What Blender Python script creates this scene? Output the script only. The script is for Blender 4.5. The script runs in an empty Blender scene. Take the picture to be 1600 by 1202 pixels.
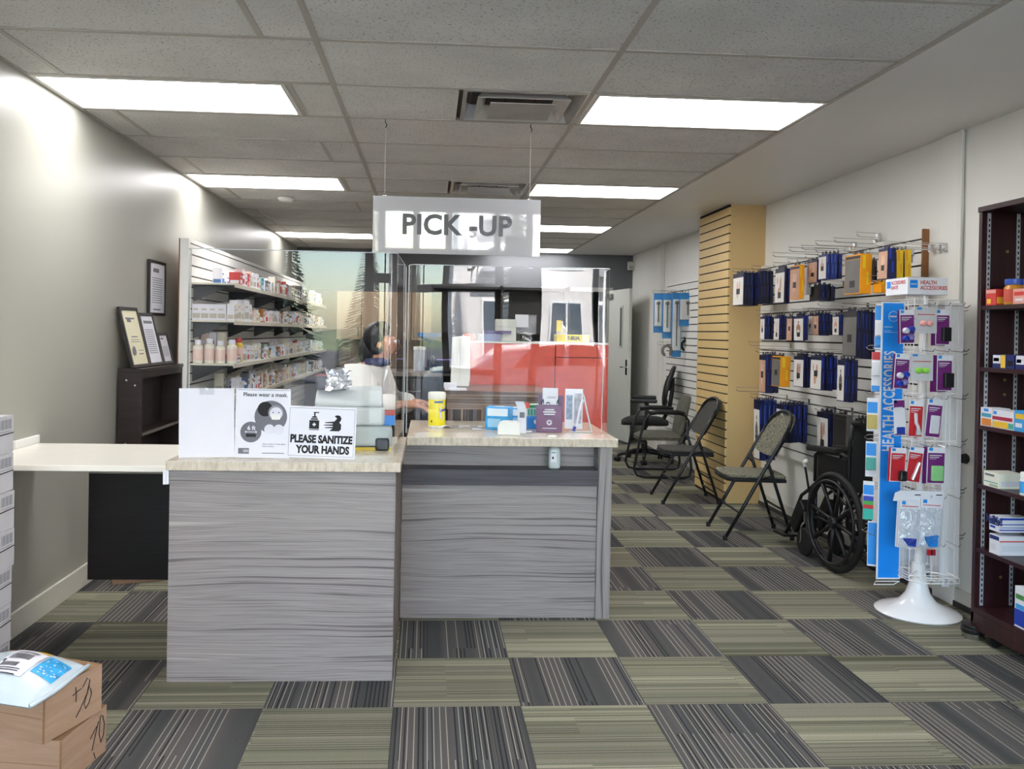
import bpy, bmesh, math, random
from mathutils import Vector, Matrix, Euler
sc = bpy.context.scene
COL = sc.collection
PI = math.pi
R = math.radians
rnd = random.Random(7)

# ------------------------------------------------------------------ camera
EYE = Vector((0.0, 0.0, 1.41739))
FPX, PPX, PPY = 1338.161, 800 - 49.945, 601 - 73.187
yaw, pitch, roll = 0.05746, -0.00543, 0.01813
fwd = Vector((math.sin(yaw)*math.cos(pitch), math.cos(yaw)*math.cos(pitch), math.sin(pitch)))
rt0 = Vector((math.cos(yaw), -math.sin(yaw), 0))
up0 = rt0.cross(fwd)
rt = rt0*math.cos(roll) + up0*math.sin(roll)
up = -rt0*math.sin(roll) + up0*math.cos(roll)
cam_d = bpy.data.cameras.new('camera')
cam = bpy.data.objects.new('camera', cam_d); COL.objects.link(cam)
m = Matrix((rt, up, -fwd)).transposed().to_4x4(); m.translation = EYE
cam.matrix_world = m
cam_d.sensor_width = 36; cam_d.sensor_fit = 'HORIZONTAL'
cam_d.lens = 36*FPX/1600
cam_d.shift_x = (800-PPX)/1600
cam_d.shift_y = -(601-PPY)/1600
cam_d.clip_start = 0.05; cam_d.clip_end = 300
sc.camera = cam

# unprojection of a photo pixel on a real plane of the room (used to measure where things stand)
def ray(x, y): return rt*((x-PPX)/FPX) + up*(-(y-PPY)/FPX) + fwd
def atX(x, y, X): d = ray(x, y); return EYE + d*(X/d.x)
def atY(x, y, Y): d = ray(x, y); return EYE + d*(Y/d.y)
def atZ(x, y, Z): d = ray(x, y); return EYE + d*((Z-EYE.z)/d.z)

# ------------------------------------------------------------------ world, sun, exposure
world = bpy.data.worlds.new('world'); sc.world = world; world.use_nodes = True
wn = world.node_tree.nodes; wl = world.node_tree.links
sky = wn.new('ShaderNodeTexSky'); sky.sky_type = 'NISHITA'; sky.sun_disc = False
sky.sun_elevation = R(38); sky.sun_rotation = R(-20); sky.air_density = 1.2; sky.dust_density = 1.0; sky.ozone_density = 2.0
bg = wn['Background']; bg.inputs['Strength'].default_value = 1.15
wl.new(sky.outputs[0], bg.inputs['Color'])
sun_d = bpy.data.lights.new('sun', 'SUN'); sun_d.energy = 40.0; sun_d.angle = R(0.6); sun_d.color = (1, .95, .88)
sun = bpy.data.objects.new('sun', sun_d); COL.objects.link(sun)
sun.rotation_euler = Vector((-0.25, -0.75, -0.62)).to_track_quat('-Z', 'Y').to_euler()   # from behind the shop onto the facade across the street
sun.location = (3, 8, 9)
sc.view_settings.view_transform = 'Standard'
sc.view_settings.look = 'None'
sc.view_settings.exposure = 1.25
sc.view_settings.gamma = 1.0
sc.view_settings.use_curve_mapping = False
LAMP = 5.9

# ------------------------------------------------------------------ helpers
def lin(h):
    if isinstance(h, str):
        h = h.lstrip('#'); c = [int(h[i:i+2], 16)/255 for i in (0, 2, 4)]
    else: c = [v/255 for v in h]
    return tuple((v/12.92 if v <= .04045 else ((v+.055)/1.055)**2.4) for v in c) + (1.0,)

class NT:
    def __init__(s, name):
        s.m = bpy.data.materials.new(name); s.m.use_nodes = True
        s.n = s.m.node_tree.nodes; s.l = s.m.node_tree.links
        s.b = s.n['Principled BSDF']; s.out = s.n['Material Output']
    def add(s, t, **k):
        n = s.n.new(t)
        for a, v in k.items():
            if a.startswith('i_'): n.inputs[a[2:].replace('_', ' ')].default_value = v
            else: setattr(n, a, v)
        return n
    def link(s, a, b): s.l.new(a, b)
    def math(s, op, a, b=None):
        n = s.add('ShaderNodeMath', operation=op)
        for i, v in enumerate((a, b)):
            if v is None: continue
            if isinstance(v, (int, float)): n.inputs[i].default_value = v
            else: s.link(v, n.inputs[i])
        return n.outputs[0]
    def ramp(s, fac, stops, interp='LINEAR'):
        n = s.add('ShaderNodeValToRGB'); cr = n.color_ramp; cr.interpolation = interp
        while len(cr.elements) < len(stops): cr.elements.new(0.5)
        for e, (p, c) in zip(cr.elements, stops): e.position = p; e.color = lin(c) if not isinstance(c, tuple) or len(c) != 4 else c
        s.link(fac, n.inputs[0]); return n.outputs[0]
    def coord(s, scale=(1, 1, 1), rand=False, kind='Object'):
        tc = s.add('ShaderNodeTexCoord'); o = tc.outputs[kind]
        if rand:
            oi = s.add('ShaderNodeObjectInfo'); k = s.math('MULTIPLY', oi.outputs['Random'], 37.0)
            va = s.add('ShaderNodeVectorMath', operation='ADD'); s.link(o, va.inputs[0]); s.link(k, va.inputs[1]); o = va.outputs[0]
        mp = s.add('ShaderNodeMapping'); mp.inputs['Scale'].default_value = scale
        s.link(o, mp.inputs['Vector']); return mp.outputs[0]
    def noise(s, vec, scale=5, detail=4, rough=.5, dist=0):
        n = s.add('ShaderNodeTexNoise'); n.inputs['Scale'].default_value = scale; n.inputs['Detail'].default_value = detail
        n.inputs['Roughness'].default_value = rough; n.inputs['Distortion'].default_value = dist
        s.link(vec, n.inputs['Vector']); return n.outputs['Fac']
    def bump(s, h, strength=.2, dist=.002):
        n = s.add('ShaderNodeBump'); n.inputs['Strength'].default_value = strength; n.inputs['Distance'].default_value = dist
        s.link(h, n.inputs['Height']); s.link(n.outputs[0], s.b.inputs['Normal'])

MATS = {}
def mat(name, col, rough=.5, metal=0, spec=.5, var=.06, scale=8.0, bump=0.0, bscale=60, coat=0):
    """plain surface with a little procedural tone variation and fine relief"""
    if name in MATS: return MATS[name]
    t = NT(name); c = lin(col)
    v = t.coord()
    n = t.noise(v, scale, 3)
    d = tuple(max(0, x*(1-var)) for x in c[:3]) + (1,); e = tuple(min(1, x*(1+var)) for x in c[:3]) + (1,)
    t.link(t.ramp(n, [(.3, d), (.7, e)]), t.b.inputs['Base Color'])
    t.b.inputs['Roughness'].default_value = rough; t.b.inputs['Metallic'].default_value = metal
    t.b.inputs['Specular IOR Level'].default_value = spec; t.b.inputs['Coat Weight'].default_value = coat
    if bump: t.bump(t.noise(v, bscale, 3), bump)
    MATS[name] = t.m; return t.m

class MB:
    """collects shapes and links them as one mesh object"""
    def __init__(s): s.v = []; s.f = []; s.mi = []; s.m = 0
    def _add(s, vs, fs):
        o = len(s.v); s.v += [tuple(v) for v in vs]; s.f += [tuple(i+o for i in f) for f in fs]; s.mi += [s.m]*len(fs); return s
    def box(s, x0, x1, y0, y1, z0, z1, M=None, mi=None):
        if mi is not None: s.m = mi
        vs = [Vector((x, y, z)) for z in (z0, z1) for y in (y0, y1) for x in (x0, x1)]
        if M: vs = [M @ v for v in vs]
        return s._add(vs, [(0, 2, 3, 1), (4, 5, 7, 6), (0, 1, 5, 4), (2, 6, 7, 3), (0, 4, 6, 2), (1, 3, 7, 5)])
    def tube(s, pts, r, n=8, closed=False):
        pts = [Vector(p) for p in pts]; N = len(pts); rs = r if isinstance(r, (list, tuple)) else [r]*N
        vs = []; fs = []; ref = None
        for i, p in enumerate(pts):
            if closed: t = (pts[(i+1) % N]-pts[i-1])
            else: t = pts[min(i+1, N-1)]-pts[max(i-1, 0)]
            t.normalize()
            if ref is None: ref = Vector((0, 0, 1)) if abs(t.z) < .9 else Vector((1, 0, 0))
            a = t.cross(ref)
            if a.length < 1e-4: a = t.orthogonal()
            a.normalize(); b = a.cross(t); ref = b if b.length > .1 else ref
            for k in range(n):
                w = 2*PI*k/n; vs.append(p + a*(math.cos(w)*rs[i]) + b*(math.sin(w)*rs[i]))
        for i in range(N if closed else N-1):
            j = (i+1) % N
            for k in range(n): fs.append((i*n+k, i*n+(k+1) % n, j*n+(k+1) % n, j*n+k))
        if not closed: fs += [tuple(reversed(range(n))), tuple((N-1)*n+k for k in range(n))]
        return s._add(vs, fs)
    def lathe(s, prof, n=24, c=(0, 0, 0), axis='z', M=None):
        vs = []; fs = []; c = Vector(c)
        for (r, z) in prof:
            for k in range(n):
                w = 2*PI*k/n; p = Vector((r*math.cos(w), r*math.sin(w), z))
                if axis == 'y': p = Vector((p.x, p.z, -p.y))
                elif axis == 'x': p = Vector((p.z, p.x, p.y))
                p = c + p
                vs.append(M @ p if M else p)
        N = len(prof)
        for i in range(N-1):
            for k in range(n): fs.append((i*n+k, i*n+(k+1) % n, (i+1)*n+(k+1) % n, (i+1)*n+k))
        fs += [tuple(reversed(range(n))), tuple((N-1)*n+k for k in range(n))]
        return s._add(vs, fs)
    def prism(s, poly, a0, a1, f):
        """polygon extruded; f(u, v, a) gives the point"""
        n = len(poly)
        vs = [f(u, v, a0) for u, v in poly] + [f(u, v, a1) for u, v in poly]
        fs = [tuple(reversed(range(n))), tuple(range(n, 2*n))] + [(i, (i+1) % n, n+(i+1) % n, n+i) for i in range(n)]
        return s._add(vs, fs)
    def grid(s, fn, nu, nv, thick=None):
        vs = [fn(i/nu, j/nv) for j in range(nv+1) for i in range(nu+1)]
        fs = [(j*(nu+1)+i, j*(nu+1)+i+1, (j+1)*(nu+1)+i+1, (j+1)*(nu+1)+i) for j in range(nv) for i in range(nu)]
        return s._add(vs, fs)
    def ball(s, c, r, n=12, sq=(1, 1, 1)):
        prof = [(max(1e-4, math.sin(PI*i/(n//2))), -math.cos(PI*i/(n//2))) for i in range(n//2+1)]
        M = Matrix.Translation(c) @ Matrix.Diagonal((r*sq[0], r*sq[1], r*sq[2], 1))
        return s.lathe(prof, n, (0, 0, 0), 'z', M)
    def mesh(s, name, mats, smooth=False):
        me = bpy.data.meshes.new(name); me.from_pydata(s.v, [], s.f)
        for mm in (mats if isinstance(mats, (list, tuple)) else [mats]): me.materials.append(mm)
        me.polygons.foreach_set('material_index', s.mi)
        if smooth: me.polygons.foreach_set('use_smooth', [True]*len(me.polygons))
        bm = bmesh.new(); bm.from_mesh(me); bmesh.ops.recalc_face_normals(bm, faces=bm.faces); bm.to_mesh(me); bm.free()
        return me
    def build(s, name, mats, parent=None, loc=(0, 0, 0), rot=(0, 0, 0), smooth=False, bevel=0, seg=2, auto=None):
        me = s.mesh(name, mats, smooth)
        o = bpy.data.objects.new(name, me); COL.objects.link(o)
        o.parent = parent; o.location = loc; o.rotation_euler = rot
        if bevel:
            b = o.modifiers.new('bevel', 'BEVEL'); b.width = bevel; b.segments = seg; b.limit_method = 'ANGLE'; b.angle_limit = R(40)
        if auto:
            try: me.set_sharp_from_angle(angle=R(auto))
            except Exception: pass
        return o

def link(name, me, parent=None, loc=(0, 0, 0), rot=(0, 0, 0)):
    o = bpy.data.objects.new(name, me); COL.objects.link(o); o.parent = parent; o.location = loc; o.rotation_euler = rot; return o
def tag(o, label=None, cat=None, group=None, kind=None):
    if label: o['label'] = label
    if cat: o['category'] = cat
    if group: o['group'] = group
    if kind: o['kind'] = kind
    return o
def thing(name, label, cat, loc=(0, 0, 0), rz=0, group=None):
    o = bpy.data.objects.new(name, None); COL.objects.link(o); o.location = loc; o.rotation_euler = (0, 0, rz); o.empty_display_size = .1
    return tag(o, label, cat, group)
def struct(o): o['kind'] = 'structure'; return o
def copy_tree(o, parent=None):
    c = o.copy(); COL.objects.link(c)
    if parent: c.parent = parent
    for ch in o.children: copy_tree(ch, c)
    return c
ORD = 'first second third fourth fifth sixth seventh eighth ninth tenth eleventh twelfth thirteenth fourteenth fifteenth sixteenth seventeenth eighteenth nineteenth'.split()
TENS = {20: 'twent', 30: 'thirt', 40: 'fort', 50: 'fift', 60: 'sixt', 70: 'sevent'}
def ordinal(n):
    if n < 20: return ORD[n-1]
    t, u = n//10*10, n % 10
    return TENS[t] + ('ieth' if u == 0 else 'y-' + ORD[u-1])
def text(body, size, m, parent, loc, rot=(PI/2, 0, 0), ax='CENTER', ay='CENTER', bold=0.0, sx=1.0, ext=.0006, name='lettering', space=1.0):
    cu = bpy.data.curves.new(name, 'FONT'); cu.body = body; cu.size = size; cu.align_x = ax; cu.align_y = ay
    cu.extrude = ext; cu.offset = bold*size; cu.resolution_u = 3; cu.space_character = space; cu.materials.append(m)
    tmp = bpy.data.objects.new(name, cu); me = bpy.data.meshes.new_from_object(tmp); me.name = name
    bpy.data.objects.remove(tmp)
    for v in me.vertices: v.co.x *= sx
    if not me.materials: me.materials.append(m)
    return link(name, me, parent, loc, rot)

# ------------------------------------------------------------------ materials
WHITE = mat('white_paint', '#e6e5e0', .5, var=.02)
def wall_paint(name, col, rough, bumpy=.12):
    t = NT(name); v = t.coord(); c = lin(col)
    n = t.noise(v, 1.3, 4)
    t.link(t.ramp(n, [(.3, tuple(x*.96 for x in c[:3])+(1,)), (.7, c)]), t.b.inputs['Base Color'])
    t.b.inputs['Roughness'].default_value = rough
    t.bump(t.noise(v, 90, 3), bumpy, .001); return t.m
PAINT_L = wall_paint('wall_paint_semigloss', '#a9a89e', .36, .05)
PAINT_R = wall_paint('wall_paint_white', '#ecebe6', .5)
PAINT_B = wall_paint('wall_paint_slate', '#65676b', .6)
SOFFIT = wall_paint('soffit_paint', '#e4e2de', .42)
BEIGE = wall_paint('column_beige_paint', '#d6b680', .55)
BEIGE_S = mat('beige_slat', '#e3c488', .55, var=.02)
SLATW = mat('white_slat', '#e9e8e3', .4, var=.02)
GROOVE = mat('groove_dark', '#1f1914', .8)
BROWN_EDGE = mat('brown_edge', '#8a5c34', .6)
BASEB = mat('baseboard_paint', '#d8d4c8', .45, var=.03)
COVE = mat('cove_base_dark', '#3a3836', .6)
METAL = mat('chrome', '#c9c9c9', .22, metal=1)
WIREW = mat('white_wire', '#eceaea', .35)
BLACKM = mat('black_metal', '#17181d', .38, spec=.5)
BLACKP = mat('black_plastic', '#121214', .45)
RUBBER = mat('black_rubber', '#151515', .7)
GREYP = mat('grey_plastic', '#b4b9b8', .45, var=.03)
PAPER = mat('paper_white', '#e2e2ea', .6, var=.015)
PAPER_C = mat('paper_cream', '#e6e0c0', .6, var=.03)
INK = mat('ink_black', '#16161a', .7)
INKG = mat('ink_grey', '#77777f', .7)
NAVY = mat('navy_card', '#191f4e', .42, var=.08)
NAVY2 = mat('navy_card_bright', '#22337c', .42, var=.08)
NAVYD = mat('navy_card_dark', '#131632', .42, var=.08)
ORANGE = mat('orange_card', '#f0a018', .45)
YELLOW = mat('yellow_card', '#f2c81c', .45)
SKIN = mat('skin_tone_print', '#c99d84', .55, var=.12)
GREYC = mat('grey_card', '#6d6a66', .5, var=.12)
CHARC = mat('charcoal_card', '#2e2c2c', .5, var=.1)
WCARD = mat('white_card', '#e6e2dd', .5, var=.03)
PURPLE = mat('purple_card', '#6d2070', .45, var=.05)
RED = mat('red_card', '#c0202c', .45, var=.05)
BLUE = mat('blue_card', '#1c8ae0', .42, var=.03)
BLUED = mat('deep_blue', '#1f3fae', .4, var=.05)
PALE = mat('pale_card', '#d7d8e0', .45, var=.03)
GREEN = mat('green_soft', '#8fd08a', .5)
LIME = mat('lime_plug', '#8fd84c', .45)
PINK = mat('pink_plug', '#f0a8a4', .45)
TEAL = mat('teal_card', '#4aa39a', .5)
DWOOD = None
def wood(name, stops, scale, rough=.45, dist=1.2, detail=5, rand=False, bmp=.05):
    t = NT(name); v = t.coord(scale, rand)
    n = t.noise(v, 1, detail, .6, dist)
    t.link(t.ramp(n, stops), t.b.inputs['Base Color']); t.b.inputs['Roughness'].default_value = rough
    if bmp: t.bump(n, bmp, .001)
    return t.m
LAMI_STOPS = [(.24, '#4f4a4e'), (.36, '#6f6a6e'), (.44, '#8f8a8e'), (.56, '#a39ea3'), (.66, '#918b90'), (.74, '#a8a3a6'), (.86, '#b7b2b4')]
def laminate(name, along):
    # long flowing grain: a line noise whose height coordinate is warped by a slow noise
    t = NT(name); tc = t.add('ShaderNodeTexCoord'); sp = t.add('ShaderNodeSeparateXYZ'); t.link(tc.outputs['Object'], sp.inputs[0])
    a, h = ('X', 'Z') if along == 'x' else ('Z', 'X')
    w1 = t.noise(t.coord({'x': (1.1, 1, 3.6), 'z': (3.6, 1, 1.1)}[along]), 1, 1, .4)
    hh = t.math('ADD', sp.outputs[h], t.math('MULTIPLY', w1, .075))
    cb = t.add('ShaderNodeCombineXYZ'); t.link(t.math('MULTIPLY', sp.outputs[a], .35), cb.inputs[0]); t.link(t.math('MULTIPLY', hh, 58.0), cb.inputs[2])
    n1 = t.noise(cb.outputs[0], 1, 5, .62)
    cb2 = t.add('ShaderNodeCombineXYZ'); t.link(t.math('MULTIPLY', sp.outputs[a], .8), cb2.inputs[0]); t.link(t.math('MULTIPLY', hh, 16.0), cb2.inputs[2]); cb2.inputs[1].default_value = 7.3
    n2 = t.noise(cb2.outputs[0], 1, 3, .5)
    f = t.math('ADD', t.math('MULTIPLY', n1, .7), t.math('MULTIPLY', n2, .3))
    t.link(t.ramp(f, [(.35, '#3e3839'), (.405, '#645d5e'), (.445, '#8c8586'), (.475, '#999392'), (.50, '#7c7575'), (.53, '#9d9796'), (.575, '#898282'), (.62, '#a9a3a1'), (.70, '#b3adab')]), t.b.inputs['Base Color'])
    t.b.inputs['Roughness'].default_value = .42
    return t.m
LAMX = laminate('grey_zebrano_laminate', 'x'); LAMZ = laminate('grey_zebrano_laminate_upright', 'z')
LAMD = wood('taupe_end_laminate', [(.3, '#5d544e'), (.7, '#74695f')], (20, 20, 1), .5)
LEDGE = wood('dark_ledge_laminate', [(.3, '#35333b'), (.55, '#45434b'), (.8, '#524f56')], (2, 30, 60), .5)
t = NT('speckled_stone_laminate'); v = t.coord((60, 60, 22)); n1 = t.noise(v, 1, 4, .7)
t.link(t.ramp(n1, [(.3, '#b5a894'), (.5, '#cfc4b2'), (.7, '#ddd5c6')]), t.b.inputs['Base Color']); t.b.inputs['Roughness'].default_value = .16
SLAB = t.m
DWOOD = wood('espresso_wood', [(.3, '#1d1413'), (.6, '#2a1d1b'), (.85, '#382724')], (3, 3, 40), .42)
DWOODR = wood('mahogany_wood', [(.3, '#260f13'), (.6, '#35171b'), (.85, '#442024')], (30, 30, 3), .35)
GATEW = wood('black_oak', [(.3, '#120e10'), (.6, '#1c1719'), (.85, '#262022')], (3, 3, 60), .4)
CARD = wood('cardboard', [(.3, '#a3846a'), (.6, '#b0917a'), (.85, '#b99b82')], (3, 3, 30), .8)
CARD2 = wood('cardboard_edge', [(.3, '#8f6c4c'), (.7, '#9d7a58')], (3, 3, 30), .8)
def fabric(name, a, b, scale=220):
    t = NT(name); v = t.coord(); n = t.noise(v, scale, 3, .7)
    t.link(t.ramp(n, [(.38, a), (.62, b)]), t.b.inputs['Base Color']); t.b.inputs['Roughness'].default_value = .9
    t.bump(n, .4, .002); return t.m
FAB_SPECK = fabric('speckled_olive_fabric', '#48473e', '#94917c', 75)
FAB_DARK = fabric('charcoal_vinyl', '#35342f', '#4a4944', 60)
FAB_OLIVE = fabric('olive_grey_vinyl', '#4d4c42', '#5f5e53', 40)
FAB_BLACK = fabric('black_mesh_fabric', '#0c0c0d', '#1a1a1b', 200)

def glass_mat(name, tint=(1, 1, 1, 1), f0=.055, power=5.0, gain=.9, wavy=0.0, wscale=3.0, rough=0.0):
    t = NT(name); t.n.remove(t.b)
    tr = t.add('ShaderNodeBsdfTransparent'); tr.inputs['Color'].default_value = tint
    gl = t.add('ShaderNodeBsdfGlossy'); gl.inputs['Roughness'].default_value = rough
    lw = t.add('ShaderNodeLayerWeight'); lw.inputs['Blend'].default_value = .5
    f = t.math('ADD', t.math('MULTIPLY', t.math('POWER', lw.outputs['Facing'], power), gain), f0)
    mx = t.add('ShaderNodeMixShader'); t.link(f, mx.inputs[0]); t.link(tr.outputs[0], mx.inputs[1]); t.link(gl.outputs[0], mx.inputs[2])
    t.link(mx.outputs[0], t.out.inputs['Surface'])
    if wavy:
        n = t.noise(t.coord(), wscale, 2); bp = t.add('ShaderNodeBump'); bp.inputs['Strength'].default_value = wavy; bp.inputs['Distance'].default_value = .01
        t.link(n, bp.inputs['Height']); t.link(bp.outputs[0], gl.inputs['Normal'])
    return t.m
ACRYL = glass_mat('clear_acrylic', (.985, .99, .99, 1), .05)
ACRYL_E = mat('acrylic_edge', '#c8d0d4', .1, var=.02)
GLASS = glass_mat('window_glass', (.97, .98, .98, 1), .04)
CLEARP = glass_mat('clear_plastic', (.95, .96, .97, 1), .09, wavy=.5, wscale=25)
BAGP = glass_mat('crinkled_clear_bag', (.93, .95, .97, 1), .16, wavy=1.0, wscale=40, rough=.12)
def emit(name, col, st):
    t = NT(name); e = t.add('ShaderNodeEmission'); e.inputs[0].default_value = lin(col); e.inputs[1].default_value = st
    t.n.remove(t.b); t.link(e.outputs[0], t.out.inputs['Surface']); return t.m
DIFFUSER = emit('lamp_diffuser', '#faf8f8', LAMP)
# ------------------------------------------------------------------ the room
XL, XR, YF, YB, HC = -1.87, 2.84, -1.3, 12.0, 2.5588
# floor: one slab, carpet tiles as its parts
floor = struct(MB().box(XL-.1, XR+.1, YF-.1, YB+.1, -.12, -.008).build('floor', mat('floor_glue', '#3a3a36', .9)))
def carpet(name, along, ground, lines, darks):
    t = NT(name)
    tc = t.add('ShaderNodeTexCoord'); sp = t.add('ShaderNodeSeparateXYZ'); t.link(tc.outputs['Object'], sp.inputs[0])
    u = sp.outputs['Y'] if along == 'x' else sp.outputs['X']; w = sp.outputs['X'] if along == 'x' else sp.outputs['Y']
    oi = t.add('ShaderNodeObjectInfo'); rr = oi.outputs['Random']
    def cells(fu, fw, seed):
        a = t.math('FLOOR', t.math('MULTIPLY', u, fu)); b = t.math('FLOOR', t.math('ADD', t.math('MULTIPLY', w, fw), t.math('MULTIPLY', rr, 3.0)))
        cb = t.add('ShaderNodeCombineXYZ'); t.link(a, cb.inputs[0]); t.link(b, cb.inputs[1]); t.link(t.math('ADD', t.math('MULTIPLY', rr, 91.0), seed), cb.inputs[2])
        wn_ = t.add('ShaderNodeTexWhiteNoise'); wn_.noise_dimensions = '3D'; t.link(cb.outputs[0], wn_.inputs['Vector']); return wn_.outputs['Value']
    cb = t.add('ShaderNodeCombineXYZ'); t.link(u, cb.inputs[0]); t.link(t.math('MULTIPLY', rr, 50.0), cb.inputs[1])
    band = t.noise(cb.outputs[0], 6.5, 2, .6)
    cb3 = t.add('ShaderNodeCombineXYZ'); t.link(u, cb3.inputs[0]); t.link(t.math('ADD', t.math('MULTIPLY', rr, 31.0), 5.0), cb3.inputs[1])
    band2 = t.noise(cb3.outputs[0], 7, 2, .6)
    base = t.ramp(band, ground)
    def mixc(f, a, b):
        n = t.add('ShaderNodeMix', data_type='RGBA'); t.link(f, n.inputs['Factor'])
        for i, c in ((6, a), (7, b)):
            if isinstance(c, (str, tuple)): n.inputs[i].default_value = lin(c)
            else: t.link(c, n.inputs[i])
        return n.outputs[2]
    def threads(freq, width, seed, keep, zone, lim):
        on = t.math('LESS_THAN', t.math('FRACT', t.math('MULTIPLY', u, freq)), width)
        a = t.math('MULTIPLY', on, t.math('GREATER_THAN', cells(freq, 2.1, seed), 1-keep))
        return t.math('MULTIPLY', a, t.math('GREATER_THAN', zone, lim))
    c1 = mixc(t.math('MULTIPLY', threads(61.0, .36, 3.0, darks[1], band2, darks[3]), darks[2]), base, darks[0])
    c2 = mixc(t.math('MULTIPLY', threads(43.0, .16, 17.0, lines[1], band, lines[3]), lines[2]), c1, lines[0])
    pile = t.noise(t.coord((1, 1, 1)), 260, 2, .7)
    c3 = t.add('ShaderNodeMix', data_type='RGBA', blend_type='MULTIPLY'); c3.inputs[0].default_value = .55
    t.link(c2, c3.inputs[6]); t.link(t.ramp(pile, [(.3, '#8c8c8c'), (.7, '#ffffff')]), c3.inputs[7])
    t.link(c3.outputs[2], t.b.inputs['Base Color']); t.b.inputs['Roughness'].default_value = .95; t.b.inputs['Specular IOR Level'].default_value = .15
    t.bump(pile, .5, .003); return t.m
CARPG = carpet('carpet_green_stripe', 'x', [(.30, '#62624f'), (.39, '#878773'), (.45, '#969282'), (.51, '#7a7a66'), (.56, '#aca992'), (.62, '#8d8c78'), (.7, '#787866')], ('#c6c1aa', .5, .6, .5), ('#403f37', .6, .6, .46))
CARPD = carpet('carpet_charcoal_stripe', 'y', [(.3, '#4a4b4c'), (.45, '#5a5a59'), (.52, '#686462'), (.6, '#5e5f60'), (.7, '#525252')], ('#bcb7a6', .85, .8, .47), ('#28292d', .75, .8, .5))
TS, FX0, FY0, FA = .48454, -1.06623, 3.23433, .00615
ft = {}
for r in range(-10, 19):
    for c in range(-2, 9):
        x0, x1, y0, y1 = FX0+c*TS, FX0+(c+1)*TS, FY0+r*TS, FY0+(r+1)*TS
        cx, cy = (x0+x1)/2, (y0+y1)/2
        wx, wy = cx*math.cos(FA)-cy*math.sin(FA), cx*math.sin(FA)+cy*math.cos(FA)
        h = TS/2-.0006
        a0, a1 = max(-h, XL-wx+.002), min(h, XR-wx-.002); b0, b1 = max(-h, YF-wy+.002), min(h, YB-wy-.002)
        if a1-a0 < .02 or b1-b0 < .02: continue
        k = (round(a0, 3), round(a1, 3), round(b0, 3), round(b1, 3), (r+c) % 2)
        if k not in ft:
            ft[k] = MB().box(a0, a1, b0, b1, -.008, 0).mesh('carpet_tile', CARPG if (r+c) % 2 == 0 else CARPD)
        link('carpet_tile', ft[k], floor, (wx, wy, 0), (0, 0, FA))

# ceiling: deck, mineral-fibre tiles, grid runners
ceiling = struct(MB().box(XL-.1, XR+.1, YF-.1, YB+.1, HC+.16, HC+.26).build('ceiling', mat('ceiling_deck', '#8f8b84', .9)))
t = NT('mineral_fibre_tile'); v = t.coord((1, 1, 1), True)
sp_ = t.noise(v, 95, 2, .6); big = t.noise(v, 3, 3)
mx = t.add('ShaderNodeMix', data_type='RGBA', blend_type='MULTIPLY'); mx.inputs[0].default_value = 1
t.link(t.ramp(sp_, [(.32, '#a09d98'), (.39, '#dfddd9'), (.7, '#e6e4e1')]), mx.inputs[6]); t.link(t.ramp(big, [(.3, '#eeeeee'), (.7, '#ffffff')]), mx.inputs[7])
t.link(mx.outputs[2], t.b.inputs['Base Color']); t.b.inputs['Roughness'].default_value = .9; t.bump(sp_, .4, .003)
CTILE = t.m
TBAR = mat('grid_runner_paint', '#b5b0a8', .5, var=.02)
CX0, CDX, CY0, CDY = -.47364, 1.2192, 3.408, .6096
SOFX = 1.91
mainsX = [-1.6928, CX0, CX0+CDX]
# rows: list of x-splits left of the main at CX0;  k = row index counted from CY0
def lamp_row_L(k): return k in (-3, 1, 5, 11)
def lamp_row_R(k): return k in (-3, 1, 5, 9, 13)
def vent_row(k): return k in (1, 5)
fix_pos = []; vent_pos = []; ctm = {}
SP = -.685
for k in range(-8, 15):
    y0, y1 = CY0+k*CDY, min(CY0+(k+1)*CDY, YB)
    if y0 < YF: y0 = YF
    if y1-y0 < .05: continue
    cells = []
    if lamp_row_L(k): fix_pos.append((XL+.012, SP-.012, y0, y1, 'left', k)); cells.append((SP, CX0))
    elif k in (3, 7, -1, -5): cells += [(XL, SP), (SP, CX0)]
    else: cells += [(XL, mainsX[0]), (mainsX[0], CX0)]
    if vent_row(k): vent_pos.append((.125, .735, y0, y1, k)); cells.append((CX0, .115))
    else: cells.append((CX0, mainsX[2]))
    if lamp_row_R(k): fix_pos.append((mainsX[2]+.015, SOFX-.005, y0, y1, 'right', k))
    else: cells.append((mainsX[2], SOFX))
    for a, b in cells:
        key = (round(b-a, 3), round(y1-y0, 3))
        if key not in ctm: ctm[key] = MB().box(-(b-a)/2+.002, (b-a)/2-.002, -(y1-y0)/2+.002, (y1-y0)/2-.002, .004, .02).mesh('ceiling_tile', CTILE)
        link('ceiling_tile', ctm[key], ceiling, ((a+b)/2, (y0+y1)/2, HC))
        if a > XL+.01 and a not in (CX0, mainsX[2]):
            MB().box(a-.012, a+.012, y0+.012, y1-.012, 0, .006).build('cross_tee', TBAR, ceiling, (0, 0, HC))
    if y1 < YB-.01:
        MB().box(XL, SOFX, y1-.012, y1+.012, -.0005, .006).build('cross_tee', TBAR, ceiling, (0, 0, HC))
for x in (CX0, mainsX[2]):
    MB().box(x-.012, x+.012, YF, YB, -.001, .0065).build('main_runner', TBAR, ceiling, (0, 0, HC))
MB().box(XL, XL+.02, YF, YB, -.001, .007).build('wall_angle', TBAR, ceiling, (0, 0, HC))
MB().box(SOFX-.02, SOFX+.006, YF, YB, -.004, .007).build('wall_angle', TBAR, ceiling, (0, 0, HC))
struct(MB().box(SOFX, XR+.1, YF-.1, YB+.1, 2.553, 2.72).build('ceiling_soffit', SOFFIT))

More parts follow.
